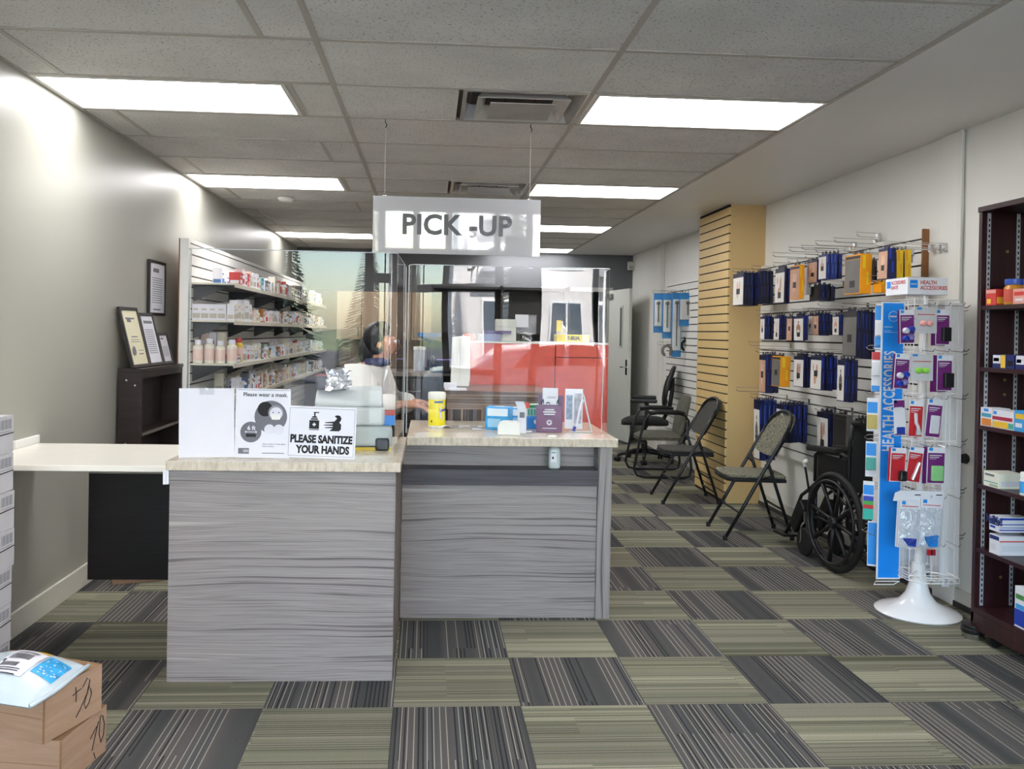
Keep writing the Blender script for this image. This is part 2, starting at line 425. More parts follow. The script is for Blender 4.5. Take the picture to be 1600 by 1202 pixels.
# walls
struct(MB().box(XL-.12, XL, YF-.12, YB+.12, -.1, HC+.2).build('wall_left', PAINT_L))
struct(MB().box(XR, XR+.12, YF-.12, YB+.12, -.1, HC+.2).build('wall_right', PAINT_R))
DX0, DX1, DZ = 1.6, 2.5, 2.03       # doorway in the back wall
b = MB(); b.box(XL, DX0, YB, YB+.12, -.1, HC+.2); b.box(DX1, XR, YB, YB+.12, -.1, HC+.2); b.box(DX0, DX1, YB, YB+.12, DZ, HC+.2)
struct(b.build('wall_back', PAINT_B))
b = MB(); b.box(DX0-.5, DX0-.4, YB+.12, YB+2.2, -.1, 2.6); b.box(DX1+.3, DX1+.4, YB+.12, YB+2.2, -.1, 2.6); b.box(DX0-.5, DX1+.4, YB+2.2, YB+2.3, -.1, 2.6)
b.box(DX0-.5, DX1+.4, YB+.12, YB+2.3, 2.55, 2.6); b.box(DX0-.5, DX1+.4, YB+.12, YB+2.3, -.1, -.004)
struct(b.build('wall_corridor', mat('corridor_paint', '#8f908c', .6)))
b = MB(); jw = .06
b.box(DX0-jw, DX0, YB-.015, YB+.13, 0, DZ+jw); b.box(DX1, DX1+jw, YB-.015, YB+.13, 0, DZ+jw); b.box(DX0, DX1, YB-.015, YB+.13, DZ, DZ+jw)
struct(b.build('trim_1', mat('door_frame_paint', '#a9aaa6', .4)))
door = thing('door_1', 'white door standing open in the far back corner', None, (DX1-.01, YB-.02, 0), R(8)); struct(door)
MB().box(-.02, .02, -.88, 0, .012, 2.04).build('door_leaf', mat('door_paint', '#cfd2cb', .4, var=.02), door, bevel=.002)
dv = MB(); dv.box(-.03, -.02, -.66, -.56, 1.25, 1.82); dv.build('vision_panel_frame', mat('vision_frame', '#b9bbb6', .4), door)
MB().box(-.034, -.03, -.635, -.585, 1.28, 1.79).build('vision_panel', mat('wired_glass', '#5f6362', .15), door)
h = MB(); h.tube([(-.02, -.82, 1.0), (-.07, -.82, 1.0), (-.07, -.72, 1.0)], .009); h.box(-.026, -.02, -.85, -.79, .9, 1.1); h.build('handle', METAL, door, smooth=False)
cl = MB(); cl.box(-.06, -.02, -.28, -.08, 1.93, 1.99); cl.build('door_closer', mat('closer_grey', '#8e8f8c', .4), door)

# baseboards
b = MB(); b.box(XL, XL+.014, YF, 5.2, 0, .115); struct(b.build('baseboard_left', BASEB, bevel=.003))
b = MB(); b.box(XR-.01, XR, YF, 7.17, 0, .10); b.box(XR-.01, XR, 8.0, YB, 0, .10); struct(b.build('baseboard_right', mat('baseboard_white', '#d4d2ca', .5)))
b = MB(); b.box(XR-.018, XR-.01, YF, 7.17, 0, .03); struct(b.build('trim_2', COVE))
# pilaster strips on the right wall and a pipe cover
struct(MB().box(XR-.02, XR, 4.435, 4.625, 0, 2.553).build('trim_3', PAINT_R, bevel=.004))
struct(MB().box(XR-.03, XR-.02, 4.42, 4.45, .1, 2.553).build('trim_4', WHITE, bevel=.003))
struct(MB().box(XR-.05, XR, 10.33, 10.42, 0, 2.553).build('trim_5', WHITE, bevel=.004))

# beige column with slatted side
colm = struct(MB().box(2.536, XR, 7.17, 7.98, 0, 2.553).build('column', BEIGE))
sl = MB().box(-.016, 0, 0, .81, .0055, .0707).mesh('slat', BEIGE_S)
bk = MB().box(2.526, 2.536, 7.172, 7.98, 0, 2.553).build('groove_backing', GROOVE, colm)
for i in range(33): link('slat', sl, colm, (2.5365, 7.17, .02+i*.0762))

def slatwall(name, label, loc, rz, length, z0, n, cat='slatwall', edge=None, sm=SLATW):
    """panel of horizontal slats; local +x runs along the wall, local -y faces the room"""
    w = thing(name, label, cat, loc, rz)
    MB().box(0, length, -.012, 0, z0, z0+n*.0762+.03).build('backing', GROOVE, w)
    s_ = MB().box(0, length, -.03, -.012, .0055, .0707).mesh('slat', sm)
    for i in range(n): link('slat', s_, w, (0, 0, z0+i*.0762))
    MB().box(0, length, -.03, -.012, z0+n*.0762+.004, z0+n*.0762+.03).build('top_rail', sm, w)
    if edge: edge(w, z0, z0+n*.0762+.03)
    return w
def edge_r(w, a, b): MB().box(-.012, 0, -.034, 0, a, b).build('edge_strip', BROWN_EDGE, w)
slatR = slatwall('slatwall_panel', 'white slatwall panel with brown edge strip on the right wall beside the beige column', (XR-.004, 7.165, 0), -PI/2, 2.40, .48, 20)
MB().box(2.40, 2.415, -.034, 0, .48, 2.06).build('edge_strip', BROWN_EDGE, slatR)
slatF = slatwall('slatwall_panel', 'short white slatwall panel behind the beige column, hung with blue packages', (XR-.004, 10.13, 0), -PI/2, 2.13, .18, 24)
# left run stands off the wall on a frame
slatL = slatwall('slatwall_panel', 'long white slatwall run with four shelves on the left wall behind the counter', (-1.715, 6.09, 0), PI/2, 5.6, .18, 24)
MB().box(-.02, 5.6, .03, .045, .0, 2.04).build('brown_backboard', BROWN_EDGE, slatL)
MB().box(-.045, 0, -.03, .03, 0, 2.04).build('end_panel', SLATW, slatL, bevel=.002)
for y_ in (.6, 1.9, 3.2, 4.5): MB().box(y_, y_+.05, .045, .175, .1, 1.9).build('stand_off_bracket', mat('frame_grey', '#8d8a84', .7), slatL)

# shopfront behind the camera (its daylight lights the counter and mirrors in the acrylic)
ALU = mat('shopfront_aluminium', '#4b4d50', .45, metal=.0)
b = MB(); b.box(XL, -1.5, YF-.12, YF, -.1, HC+.2); b.box(2.62, XR, YF-.12, YF, -.1, HC+.2); b.box(-1.5, 2.62, YF-.12, YF, 2.5, HC+.2); b.box(-1.5, .16, YF-.12, YF, -.1, .22); b.box(.84, 2.62, YF-.12, YF, -.1, .22)
struct(b.build('wall_front', WHITE))
xs = [-1.46, -.62, -.2, .2, .8, 1.2, 1.9, 2.58]
for i in range(7):
    x0, x1 = xs[i], xs[i+1]
    dr = (i == 3)
    zb = 0.02 if dr else .22
    w = struct(bpy.data.objects.new('door_2' if dr else 'window_%d' % (i+1 if i < 3 else i), None)); COL.objects.link(w); w.location = ((x0+x1)/2, YF-.06, 0)
    a = (x1-x0)/2; fr = MB()
    fr.box(-a-.04, -a+.04, -.05, .05, zb, 2.5); fr.box(a-.04, a+.04, -.05, .05, zb, 2.5)
    fr.box(-a+.04, a-.04, -.05, .05, 2.44, 2.5); fr.box(-a+.04, a-.04, -.05, .05, zb, zb+.08)
    if i in (1, 2, 3, 4): fr.box(-a+.04, a-.04, -.05, .05, 1.9, 1.99)
    if dr: fr.box(-a+.04, a-.04, -.05, .05, .95, 1.02)
    fr.build('frame', ALU, w)
    MB().box(-a+.04, a-.04, -.004, .004, zb+.08, 2.44).build('pane', GLASS, w)
    if dr: text('5', .2, WHITE, w, (0, -.008, 2.2), (PI/2, 0, 0), bold=.03, name='street_number')

pb = thing('poster_board', 'dark poster board hanging inside the shopfront window, mirrored in the acrylic', 'poster', (1.03, YF+.03, 1.45))
MB().box(-.14, .14, -.008, .008, 0, .72).build('board', mat('poster_dark', '#3b3d40', .6), pb); MB().box(-.12, .12, -.0095, -.008, .08, .64).build('sheet', PAPER, pb)

struct(MB().box(-14, 14, YF-.14, YB+2.4, 2.95, 4.6).build('wall_sun_block', mat('sun_block_render', '#b9b4aa', .8)))  # unseen block over the shop, added to keep sun off pavement and car
# ------------------------------------------------------------------ street outside (seen only in the reflections)
struct(MB().box(-30, 30, -4.0, YF-.12, -.3, -.05).build('pavement', mat('concrete_walk', '#a09d97', .8, var=.1)))
struct(MB().box(-60, 60, -90, -4.0, -.4, -.15).build('street', mat('asphalt', '#5b5b5d', .85, var=.12)))
FAC = mat('facade_render', '#d8d4d4', .8, var=.03)
fac = thing('building', 'pale apartment building across the street, mirrored in the acrylic shield', 'building', (7.0, -17, 0))
MB().box(-6.2, 9, -8, 0, -.2, 11).build('wall', FAC, fac)
wg = mat('dark_window_glass', '#55606e', .08)
for ix in range(8):
    for iz in range(4):
        x = -5.3+ix*1.75; z = .9+iz*2.6
        f_ = MB(); f_.box(x-.06, x+.96, 0, .06, z-.06, z+1.56); w_ = f_.build('window', mat('window_white', '#f0f0f2', .5), fac)
        MB().box(x, x+.42, .05, .075, z, z+1.5).build('pane', wg, w_); MB().box(x+.48, x+.9, .05, .075, z, z+1.5).build('pane', wg, w_)
    if ix % 2 == 0:
        for iz in range(1, 4):
            bb = MB(); x = -5.4+ix*1.75; z = .7+iz*2.6; bb.box(x, x+1.3, 0, .8, z-.12, z)
            for q in range(9): bb.box(x+q*.15, x+q*.15+.03, .76, .8, z, z+.8)
            bb.box(x, x+1.3, .75, .81, z+.8, z+.85); bb.build('balcony', mat('balcony_rail', '#8d9096', .6), fac)
hl = struct(MB().grid(lambda u, v: Vector((-60+u*75, -70-12*v, -.2+(3.0+2.4*math.sin(u*7)+1.4*math.sin(u*19+1))*math.sin(PI*min(1, v*1.0)) if v < 1 else -.2)), 40, 6).build('hills', mat('hill_green', '#6e7a60', .95, var=.25, scale=1.5), smooth=True))
def conifer(x, y, h, lab, slim):
    tr = thing('conifer', lab, 'tree', (x, y, -.1))
    MB().lathe([(.16, 0), (.05, h*.9)], 8).build('trunk', mat('bark', '#4b3c30', .9), tr)
    cb = MB(); rr = random.Random(int(h*100))
    n = 46
    for i in range(n):
        z = h*(.14+.86*i/n); l = (1-i/n)*h*slim+.1
        for k in range(7):
            a = k*2*PI/7+i*.9+rr.uniform(-.2, .2); c_, s_ = math.cos(a), math.sin(a)
            p0 = Vector((0, 0, z)); p1 = Vector((c_*l, s_*l, z-l*.35)); side = Vector((-s_, c_, 0))*l*.16
            cb._add([p0+side*.3, p0-side*.3, p1-side, p1+side+Vector((0, 0, .03)), p1+Vector((c_, s_, -.3))*l*.15], [(0, 1, 2, 4, 3)])
    cb.build('foliage', mat('needle_green', '#2f3d30', .9, var=.3, scale=5), tr)
conifer(2.2, -13.5, 6.0, 'dark conifer in front of the pale building across the street', .075)
conifer(-4.2, -19, 4.6, 'dark conifer standing alone before the hills across the street', .2)
conifer(-2.3, -24, 4.9, 'smaller conifer beside the lone one before the hills', .2)
car = thing('car', 'white parked car outside the shopfront, mirrored across the acrylic shield', 'car', (2.0, -6.4, -.15))
CW = mat('car_white', '#dfe3e8', .2, coat=.5)
side = [(-2.2, .35), (-2.15, .75), (-1.95, .92), (-1.3, 1.0), (-.7, 1.42), (.8, 1.45), (1.5, 1.02), (2.15, .9), (2.2, .4), (1.8, .3), (-1.8, .3)]
MB().prism(side, -.85, .85, lambda u, v_, a: Vector((u, a, v_))).build('body', CW, car, bevel=.05, seg=3)
for s_ in (-1, 1):
    MB().prism([(-.6, 1.03), (-.35, 1.36), (.15, 1.38), (.15, 1.03)], .851*s_, .86*s_, lambda u, v_, a: Vector((u, a, v_))).build('side_window', mat('car_glass', '#1d2228', .05), car)
    MB().prism([(.22, 1.03), (.22, 1.38), (.75, 1.38), (1.15, 1.03)], .851*s_, .86*s_, lambda u, v_, a: Vector((u, a, v_))).build('side_window', mat('car_glass', '#1d2228', .05), car)
    for x in (-1.35, 1.35):
        wh = MB().lathe([(.2, -.1), (.31, -.1), (.33, -.05), (.33, .05), (.31, .1), (.2, .1)], 20, axis='y').build('wheel', RUBBER, car, (x, .8*s_, .33), smooth=True, auto=40)
        MB().lathe([(.05, -.105), (.2, -.105), (.2, .105), (.05, .105)], 16, axis='y').build('hub_cap', mat('hub_silver', '#a8abb0', .3, metal=.8), wh)
# ------------------------------------------------------------------ ceiling fixtures
FRAMEW = mat('fixture_frame', '#d9d6cf', .4, var=.02)
ROWN = {-3: 'nearest row, above the entrance', 1: 'row nearest the pick-up sign', 5: 'second row', 11: 'far row', 9: 'far row', 13: 'row at the back wall'}
for (x0, x1, y0, y1, side, k) in fix_pos:
    lab = {('left', 1): 'bright ceiling light panel against the left wall, nearest the camera', ('right', 1): 'bright ceiling light panel beside the nearer air vent',
           ('left', 5): 'second ceiling light panel along the left wall, near the smoke detector', ('right', 5): 'second ceiling light panel beside the soffit, past the farther vent',
           ('left', 11): 'farthest ceiling light panel along the left wall', ('right', 9): 'small-looking ceiling light panel right behind the pick-up sign',
           ('right', 13): 'rearmost ceiling light panel hidden behind the pick-up sign', ('left', -3): 'ceiling light panel above the entrance on the left', ('right', -3): 'ceiling light panel above the entrance beside the soffit'}[(side, k)]
    t_ = thing('ceiling_light', lab, 'ceiling light', ((x0+x1)/2, (y0+y1)/2, HC), 0, 'recessed ceiling light panels')
    a, c = (x1-x0)/2-.004, (y1-y0)/2-.014
    f_ = MB(); w = .022
    f_.box(-a, a, -c, -c+w, -.002, .05); f_.box(-a, a, c-w, c, -.002, .05); f_.box(-a, -a+w, -c+w, c-w, -.002, .05); f_.box(a-w, a, -c+w, c-w, -.002, .05)
    f_.build('frame', FRAMEW, t_)
    MB().box(-a+w, a-w, -c+w, c-w, .006, .012).build('diffuser', DIFFUSER, t_)
VENTM = mat('vent_enamel', '#cfc9c2', .16, metal=.0, spec=.9, coat=.8)
VDARK = mat('duct_dark', '#2b2523', .5)
for (x0, x1, y0, y1, k) in vent_pos:
    lab = 'square stepped ceiling air vent beside the near light panel' if k == 1 else 'farther stepped ceiling air vent just above the pick-up sign'
    t_ = thing('ceiling_vent', lab, 'vent', ((x0+x1)/2, (y0+y1)/2, HC), 0, 'stepped ceiling air vents')
    a, c = (x1-x0)/2-.008, (y1-y0)/2-.014
    def ring(o, i, zo, zi, nm):
        q = MB(); P = [(-1, -1), (1, -1), (1, 1), (-1, 1)]
        for e in range(4):
            (ax, ay), (bx, by) = P[e], P[(e+1) % 4]
            q._add([(ax*a*o, ay*c*o, zo), (bx*a*o, by*c*o, zo), (bx*a*i, by*c*i, zi), (ax*a*i, ay*c*i, zi), (ax*a*o, ay*c*o, zo+.004), (bx*a*o, by*c*o, zo+.004), (bx*a*i, by*c*i, zi+.004), (ax*a*i, ay*c*i, zi+.004)],
                   [(0, 1, 2, 3), (4, 7, 6, 5), (0, 4, 5, 1), (3, 2, 6, 7)])
        q.build(nm, VENTM, t_)
    ring(1, .93, -.002, -.002, 'outer_frame'); ring(.93, .84, -.002, .075, 'outer_cone'); ring(.76, .58, -.014, .05, 'middle_cone')
    q = MB(); q.box(-a*.54, a*.54, -c*.54, c*.54, -.02, -.015); q.build('centre_plate', VENTM, t_, bevel=.003)
    MB().box(-a*.82, a*.82, -c*.82, c*.82, .076, .08).build('duct_back', VDARK, t_)
    q = MB()
    for sx in (-1, 1): q.tube([(sx*a*.25, 0, -.012), (sx*a*.25, 0, .1)], .006)
    q.build('support_rod', METAL, t_)
p = atZ(447, 309, HC)
sd = thing('smoke_detector', 'small white smoke detector on the ceiling near the left wall', 'smoke detector', (p.x, p.y, HC))
MB().lathe([(.07, 0), (.07, -.012), (.055, -.03), (.03, -.036), (.001, -.036)], 24).build('housing', WHITE, sd, smooth=True, auto=40)
MB().lathe([(.052, -.014), (.058, -.018), (.056, -.022), (.05, -.024)], 24).build('vent_slots', mat('detector_grey', '#8f8b80', .6), sd)
sn = thing('motion_sensor', 'small white motion sensor high in the far right corner', 'sensor', (2.80, 11.93, 2.40))
MB().box(-.05, .04, -.04, .03, -.06, .06).build('housing', mat('sensor_white', '#c9c9c2', .5), sn, bevel=.012); MB().box(-.035, .025, -.044, -.038, -.045, 0).build('lens', mat('sensor_lens', '#9b9b95', .2), sn, bevel=.002)

# hanging sign
sg = thing('hanging_sign', 'white PICK-UP sign hanging from the ceiling over the counter', 'sign', (.131, 4.64, 1.993))
pl = MB().box(-.453, .453, -.004, .004, -.153, .153).build('panel', mat('gloss_white_acrylic', '#b4b4b7', .02, spec=.7, coat=.45, var=.01), sg, rot=(R(-2.2)*-1, 0, 0))
SGN = mat('sign_letter', '#4a4b52', .35, var=.02)
text('PICK -UP', .150, SGN, pl, (-.002, -.0045, .0), (PI/2, 0, 0), bold=.03, sx=.98, ext=.0008, space=1.03)
for x in (-.393, .393):
    MB().lathe([(.004, -.012), (.009, -.006), (.009, .004), (.004, .01)], 12).build('clip', METAL, sg, (x, .004, .155))
    MB().tube([(x*1.0, .004, .16), (x, 0.0, HC-1.993-.005)], .0011, 5).build('wire', mat('thin_wire', '#d8d4cc', .4), sg)
    MB().tube([(x, 0, HC-1.993-.045), (x+.006, 0, HC-1.993-.03), (x-.004, 0, HC-1.993-.012), (x, 0, HC-1.993-.001)], .003, 6).build('hook', INK, sg)
# ------------------------------------------------------------------ counters
cl_ = thing('service_counter', 'grey zebrano front counter block with three paper notices standing on it', 'counter', (-.58, 3.48, 0))
ZT = .888
def cb(b, x0, x1, y0, y1, z0, z1): return b.box(x0+.58, x1+.58, y0-3.48, y1-3.48, z0, z1)
cb(MB(), -1.03, -.132, 3.48, 3.50, 0, ZT-.038).build('front_panel', LAMX, cl_)
cb(MB(), -1.03, -1.01, 3.50, 4.20, 0, ZT-.038).build('side_panel', LAMX, cl_)
cb(MB(), -.152, -.130, 3.501, 4.243, 0, ZT-.038).build('side_panel', LAMD, cl_)
cb(MB(), -1.04, -.112, 3.455, 4.32, ZT-.038, ZT).build('worktop', SLAB, cl_, bevel=.003)
cb(MB(), -1.01, -.152, 4.18, 4.20, 0, ZT-.038).build('back_panel', LAMD, cl_)
b = MB(); cb(b, -1.052, -1.040, 3.463, 3.475, ZT-.095, ZT-.040); cb(b, -1.040, -1.031, 3.466, 3.479, ZT-.095, ZT-.038); b.build('corner_catch', mat('white_plastic', '#e8e8f0', .4), cl_, bevel=.001)

ZR = .903
cr_ = thing('service_counter', 'recessed grey zebrano counter with dark bag ledge and sanitizer bottle', 'counter', (.4, 4.23, 0))
def cc(b, x0, x1, y0, y1, z0, z1): return b.box(x0-.4, x1-.4, y0-4.23, y1-4.23, z0, z1)
cc(MB(), -.128, .845, 4.245, 4.262, 0, .668).build('lower_panel', LAMX, cr_)
cc(MB(), -.128, .845, 4.345, 4.362, .745, ZR-.042).build('upper_panel', LAMX, cr_)
cc(MB(), -.128, .845, 4.205, 4.345, .668, .745).build('bag_ledge', LEDGE, cr_, bevel=.002)
cc(MB(), .845, .915, 4.228, 4.95, 0, ZR-.042).build('end_panel', LAMZ, cr_, bevel=.0015)
cc(MB(), -.108, .938, 4.20, 5.0, ZR-.042, ZR).build('worktop', SLAB, cr_, bevel=.003)
cc(MB(), -.128, .845, 4.90, 4.92, 0, ZR-.042).build('back_panel', LAMD, cr_)

fl = thing('counter_flap', 'white lift-up counter flap between the left wall and the counter', 'counter flap', (-1.46, 3.86, .855))
MB().box(-.41, .402, -.33, .33, -.024, 0).build('leaf', mat('flap_white', '#eeeadf', .22, var=.015), fl, bevel=.003)
b = MB(); b.box(-.41, -.396, .10, .345, .001, .038); b.build('wall_upstand', WHITE, fl, bevel=.002)
b = MB(); b.box(-.408, -.37, -.25, .25, -.06, -.024); b.build('wall_bracket', mat('bracket_dark', '#3a3733', .6), fl)
gt = thing('swing_gate', 'black wood swing gate hanging under the white counter flap', 'gate', (-1.045, 4.15, .47))
MB().box(-.555, 0, -.012, .012, -.252, .252).build('panel', GATEW, gt, bevel=.002)
MB().box(-.555, 0, -.014, .013, .252, .258).build('edge_band', mat('edge_band_pale', '#a09a92', .5), gt)
for z in (-.18, .18): MB().lathe([(.008, -.03), (.008, .03)], 10).build('hinge', METAL, gt, (.004, -.016, z))

# acrylic shields: thin bent sheets
def sheet(name, label, path, z0, z1, bow=0.0, rad=.035, cat='sneeze shield'):
    """path: list of (x, y) corners; corners are rounded; sheet of one skin with slightly thicker edges"""
    pts = []
    P = [Vector((x, y, 0)) for x, y in path]
    for i, p in enumerate(P):
        if i in (0, len(P)-1): pts.append(p); continue
        a = (P[i-1]-p).normalized()*rad; c = (P[i+1]-p).normalized()*rad
        for q in range(7):
            u = q/6; pts.append((p+a)*(1-u)**2 + p*2*u*(1-u) + (p+c)*u*u)
    # subdivide long runs
    out = [pts[0]]
    for p in pts[1:]:
        d = (p-out[-1]).length; n = max(1, int(d/.04)); s0 = out[-1]
        for q in range(1, n+1): out.append(s0.lerp(p, q/n))
    L = [0]
    for i in range(1, len(out)): L.append(L[-1]+(out[i]-out[i-1]).length)
    t_ = thing(name, label, cat, (out[0].x, out[0].y, z0))
    NV = 22; vs = []; fs = []; n = len(out)
    for j in range(NV+1):
        v_ = j/NV
        for i, p in enumerate(out):
            u = L[i]/L[-1]
            tn = (out[min(i+1, n-1)]-out[max(i-1, 0)]).normalized(); nr = Vector((tn.y, -tn.x, 0))
            o = bow*(math.sin(PI*u)*(.8+.2*v_) + .12*math.sin(3.1*PI*u+1.1)*math.sin(1.7*PI*v_+.5) + 1.1*math.exp(-u*9)*(.4+.6*v_) + .5*math.exp(-(1-u)*9)*math.cos(2.2*PI*v_))
            q = p + nr*o - out[0]; vs.append((q.x, q.y, v_*(z1-z0)))
    for j in range(NV):
        for i in range(n-1): fs.append((j*n+i, j*n+i+1, (j+1)*n+i+1, (j+1)*n+i))
    b = MB(); b._add(vs, fs); b.build('sheet', ACRYL, t_, smooth=True)
    e = MB(); e.tube([vs[NV*n+i] for i in range(n)], .002, 5); e.tube([vs[j*n] for j in range(NV+1)], .0022, 5); e.tube([vs[j*n+n-1] for j in range(NV+1)], .0022, 5)
    e.build('polished_edge', ACRYL_E, t_)
    return t_
SH1Y = 3.56
sheet('sneeze_shield', 'clear acrylic shield on the left counter with three notices taped to it', [(-1.0, SH1Y+.06), (-1.0, SH1Y), (-.142, SH1Y), (-.128, 4.30)], ZT+.001, 1.742, -.0018)
sheet('sneeze_shield', 'wider clear acrylic shield on the right counter mirroring the street', [(-.118, 4.36), (-.095, 4.30), (.905, 4.30), (.915, 4.50)], ZR+.001, 1.755, -.0028, .02)

# notices taped to the left shield
def notice(name, label, px, w, h, rz=0, tilt=0):
    p = atY(px, 700, SH1Y-.022)
    t_ = thing(name, label, 'notice', (p.x, SH1Y-.012, ZT+.002))
    b = MB(); b.box(-w/2, w/2, -.0007, 0, 0, h); s_ = b.build('sheet_of_paper', PAPER, t_, rot=(R(-1.2), R(tilt), 0)); return t_, s_
k_ = 1338/3.56
t_, s_ = notice('paper_notice', 'plain white paper sheet taped at the left end of the acrylic shield', 322, .222, .282, 0, -1)
MB().box(-.03, .03, -.0012, -.0007, .255, .285).build('tape', CLEARP, s_)
t_, s_ = notice('paper_notice', 'grey-and-white mask notice, middle of the three paper sheets on the shield', 408.5, .222, .283, 0, .5)
y_ = -.0012
text('Please wear a mask.', .0225, INK, s_, (-.082, y_, .258), ax='LEFT', bold=.012)
MB().box(-.104, .108, y_-.0003, y_+.0003, .2765, .2785).build('rule', INKG, s_)
def disc(r, x, z, mm, parent, nm, y=y_, n=32, sy=.0003): return MB().lathe([(1e-4, -sy), (r, -sy), (r, sy), (1e-4, sy)], n, axis='y').build(nm, mm, parent, (x, y, z))
DG = mat('print_grey', '#6f6f78', .7); LG = mat('print_pale', '#d9d9e2', .7); MG = mat('print_mid', '#8d8d97', .7)
disc(.066, .032, .169, DG, s_, 'large_circle'); disc(.0425, -.047, .105, DG, s_, 'small_circle', y_-.0001)
disc(.03, .008, .2, INK, s_, 'hair_shape', y_-.0008); disc(.031, .052, .186, MG, s_, 'headband', y_-.0010); disc(.0255, .053, .183, LG, s_, 'face_shape', y_-.0014)
for dx in (-.012, .012): disc(.0025, .053+dx, .187, INK, s_, 'eye', y_-.0019)
b = MB(); b.box(.036, .07, y_-.0021, y_-.0016, .158, .178); b.build('mask_shape', WHITE, s_, bevel=.006)
disc(.021, .028, .117, LG, s_, 'shoulder', y_-.0012); disc(.021, .066, .117, LG, s_, 'shoulder', y_-.0013)
text('6 ft', .024, PAPER, s_, (-.045, y_-.001, .121), bold=.02)
b = MB(); b.box(-.066, -.026, y_-.0008, y_-.0004, .1045, .1065)
for sgn in (-1, 1): b._add([(-.046+sgn*.026, y_-.0008, .1055), (-.046+sgn*.018, y_-.0008, .110), (-.046+sgn*.018, y_-.0008, .101)], [(0, 1, 2)])
b.build('arrow', PAPER, s_)
b = MB(); b.box(-.066, -.026, y_-.0006, y_-.0003, .085, .098); b.build('bench_shape', INK, s_)
b = MB(); b.box(-.096, -.052, y_-.0004, y_, .016, .039); b.build('logo_block', DG, s_, bevel=.001)
text('CDC', .014, PAPER, s_, (-.064, y_-.0006, .0275), bold=.02, sx=.8)
text('Stay at least 6 feet apart\nfrom others.', .0095, INKG, s_, (.002, y_, .062), ax='LEFT', ay='TOP')
MB().box(.0, .09, y_-.0003, y_, .0185, .0215).build('rule', INKG, s_)
t_, s_ = notice('paper_notice', 'PLEASE SANITIZE YOUR HANDS notice, rightmost sheet on the acrylic shield', 500.5, .279, .213, 0, 1.6)
b = MB()
for (x0, x1, z0, z1) in ((-.133, .133, .0085, .0095), (-.133, .133, .2035, .2045), (-.133, -.132, .0085, .2045), (.132, .133, .0085, .2045)): b.box(x0, x1, y_-.0002, y_, z0, z1)
b.build('border', INK, s_)
text('PLEASE SANITIZE', .043, INK, s_, (.0, y_, .077), bold=.05, sx=.78); text('YOUR HANDS', .043, INK, s_, (.008, y_, .034), bold=.05, sx=.78)
b = MB(); b.box(-.052, -.012, y_-.0003, y_, .116, .119); b.box(-.052, -.012, y_-.0003, y_, .121, .156); b.box(-.046, -.018, y_-.0003, y_, .158, .164); b.box(-.042, -.022, y_-.0003, y_, .166, .172); b.box(-.034, -.028, y_-.0003, y_, .172, .186); b.box(-.036, -.014, y_-.0003, y_, .186, .190)
b.build('bottle_icon', INK, s_)
b = MB(); b.box(-.039, -.025, y_-.0006, y_-.0003, .136, .141); b.box(-.0345, -.0295, y_-.0006, y_-.0003, .1315, .1455); b.build('plus_mark', PAPER, s_)
b = MB()
b.prism([(.03, .114), (.07, .114), (.078, .122), (.078, .142), (.07, .15), (.076, .158), (.078, .168), (.072, .178), (.06, .18), (.05, .176), (.06, .166), (.05, .154), (.012, .149), (.012, .146), (.044, .146), (.044, .142), (.008, .139), (.008, .136), (.044, .136), (.044, .132), (.012, .128), (.012, .125), (.044, .126)], y_-.0003, y_, lambda u, v_, a: Vector((u, a, v_)))
b.build('hands_icon', INK, s_)
# ------------------------------------------------------------------ things on the right counter (behind the shield)
def onZ(px, py, z): return atZ(px, py, z)
p = onZ(682, 668, ZR)
t_ = thing('wipes_canister', 'yellow canister of disinfecting wipes with white lid on the counter', 'canister', (p.x, p.y, ZR))
YEL = mat('label_yellow', '#f6e410', .35, var=.02)
MB().lathe([(.001, 0), (.044, 0), (.046, .004), (.046, .014)], 32).build('base_rim', WHITE, t_, smooth=True, auto=40)
MB().lathe([(.0458, .012), (.0462, .014), (.0462, .152), (.0458, .154)], 32).build('label', YEL, t_, smooth=True, auto=40)
MB().lathe([(.047, .153), (.048, .158), (.048, .186), (.044, .192), (.001, .193)], 32).build('lid', mat('lid_cream', '#f3f0e2', .4), t_, smooth=True, auto=40)
def wrap(r, a0, a1, z0, z1, n=10):
    b = MB(); b._add([(r*math.sin(a0+(a1-a0)*i/n), -r*math.cos(a0+(a1-a0)*i/n), z) for z in (z0, z1) for i in range(n+1)], [(i, i+1, n+2+i, n+1+i) for i in range(n)]); return b
wrap(.0466, -.3, .75, .135, .146).build('blue_band', mat('label_blue', '#3f6aa8', .4), t_)
b = MB(); b._add([(.0468*math.sin(.72+.42*math.cos(q*PI/12)), -.0468*math.cos(.72+.42*math.cos(q*PI/12)), .085+.042*math.sin(q*PI/12)) for q in range(24)], [tuple(range(24))]); b.build('label_oval', PAPER, t_)
text('Lysol', .024, BLUED, t_, (.0475*math.sin(.72), -.0475*math.cos(.72), .098), (PI/2, R(-8), R(41)), bold=.03, sx=.8)
wrap(.0466, -.72, -.55, .03, .042, 3).build('dark_mark', INK, t_)
# loose papers
for i, (px, py, w, d, rz) in enumerate(((706, 668, .12, .08, 12), (735, 667, .13, .07, -8), (752, 671, .1, .07, 4))):
    p = onZ(px, py, ZR); t_ = thing('flyer', ['white leaflet with a brown photo lying beside the yellow canister', 'white leaflet lying flat in the middle of the counter', 'white slip lying beside the blue tissue box'][i], 'flyer', (p.x, p.y, ZR+.001), R(rz))
    MB().grid(lambda u, v_: Vector(((u-.5)*w, (v_-.5)*d, .001+.012*math.exp(-((u-.2)/.15)**2)*(i == 0))), 8, 2).build('sheet', PAPER, t_)
    MB().box(-w*.0, w*.3, -d*.2, d*.25, .0015, .0025).build('printed_photo', mat('print_brown', '#7c6d5a', .6, var=.3, scale=60), t_)
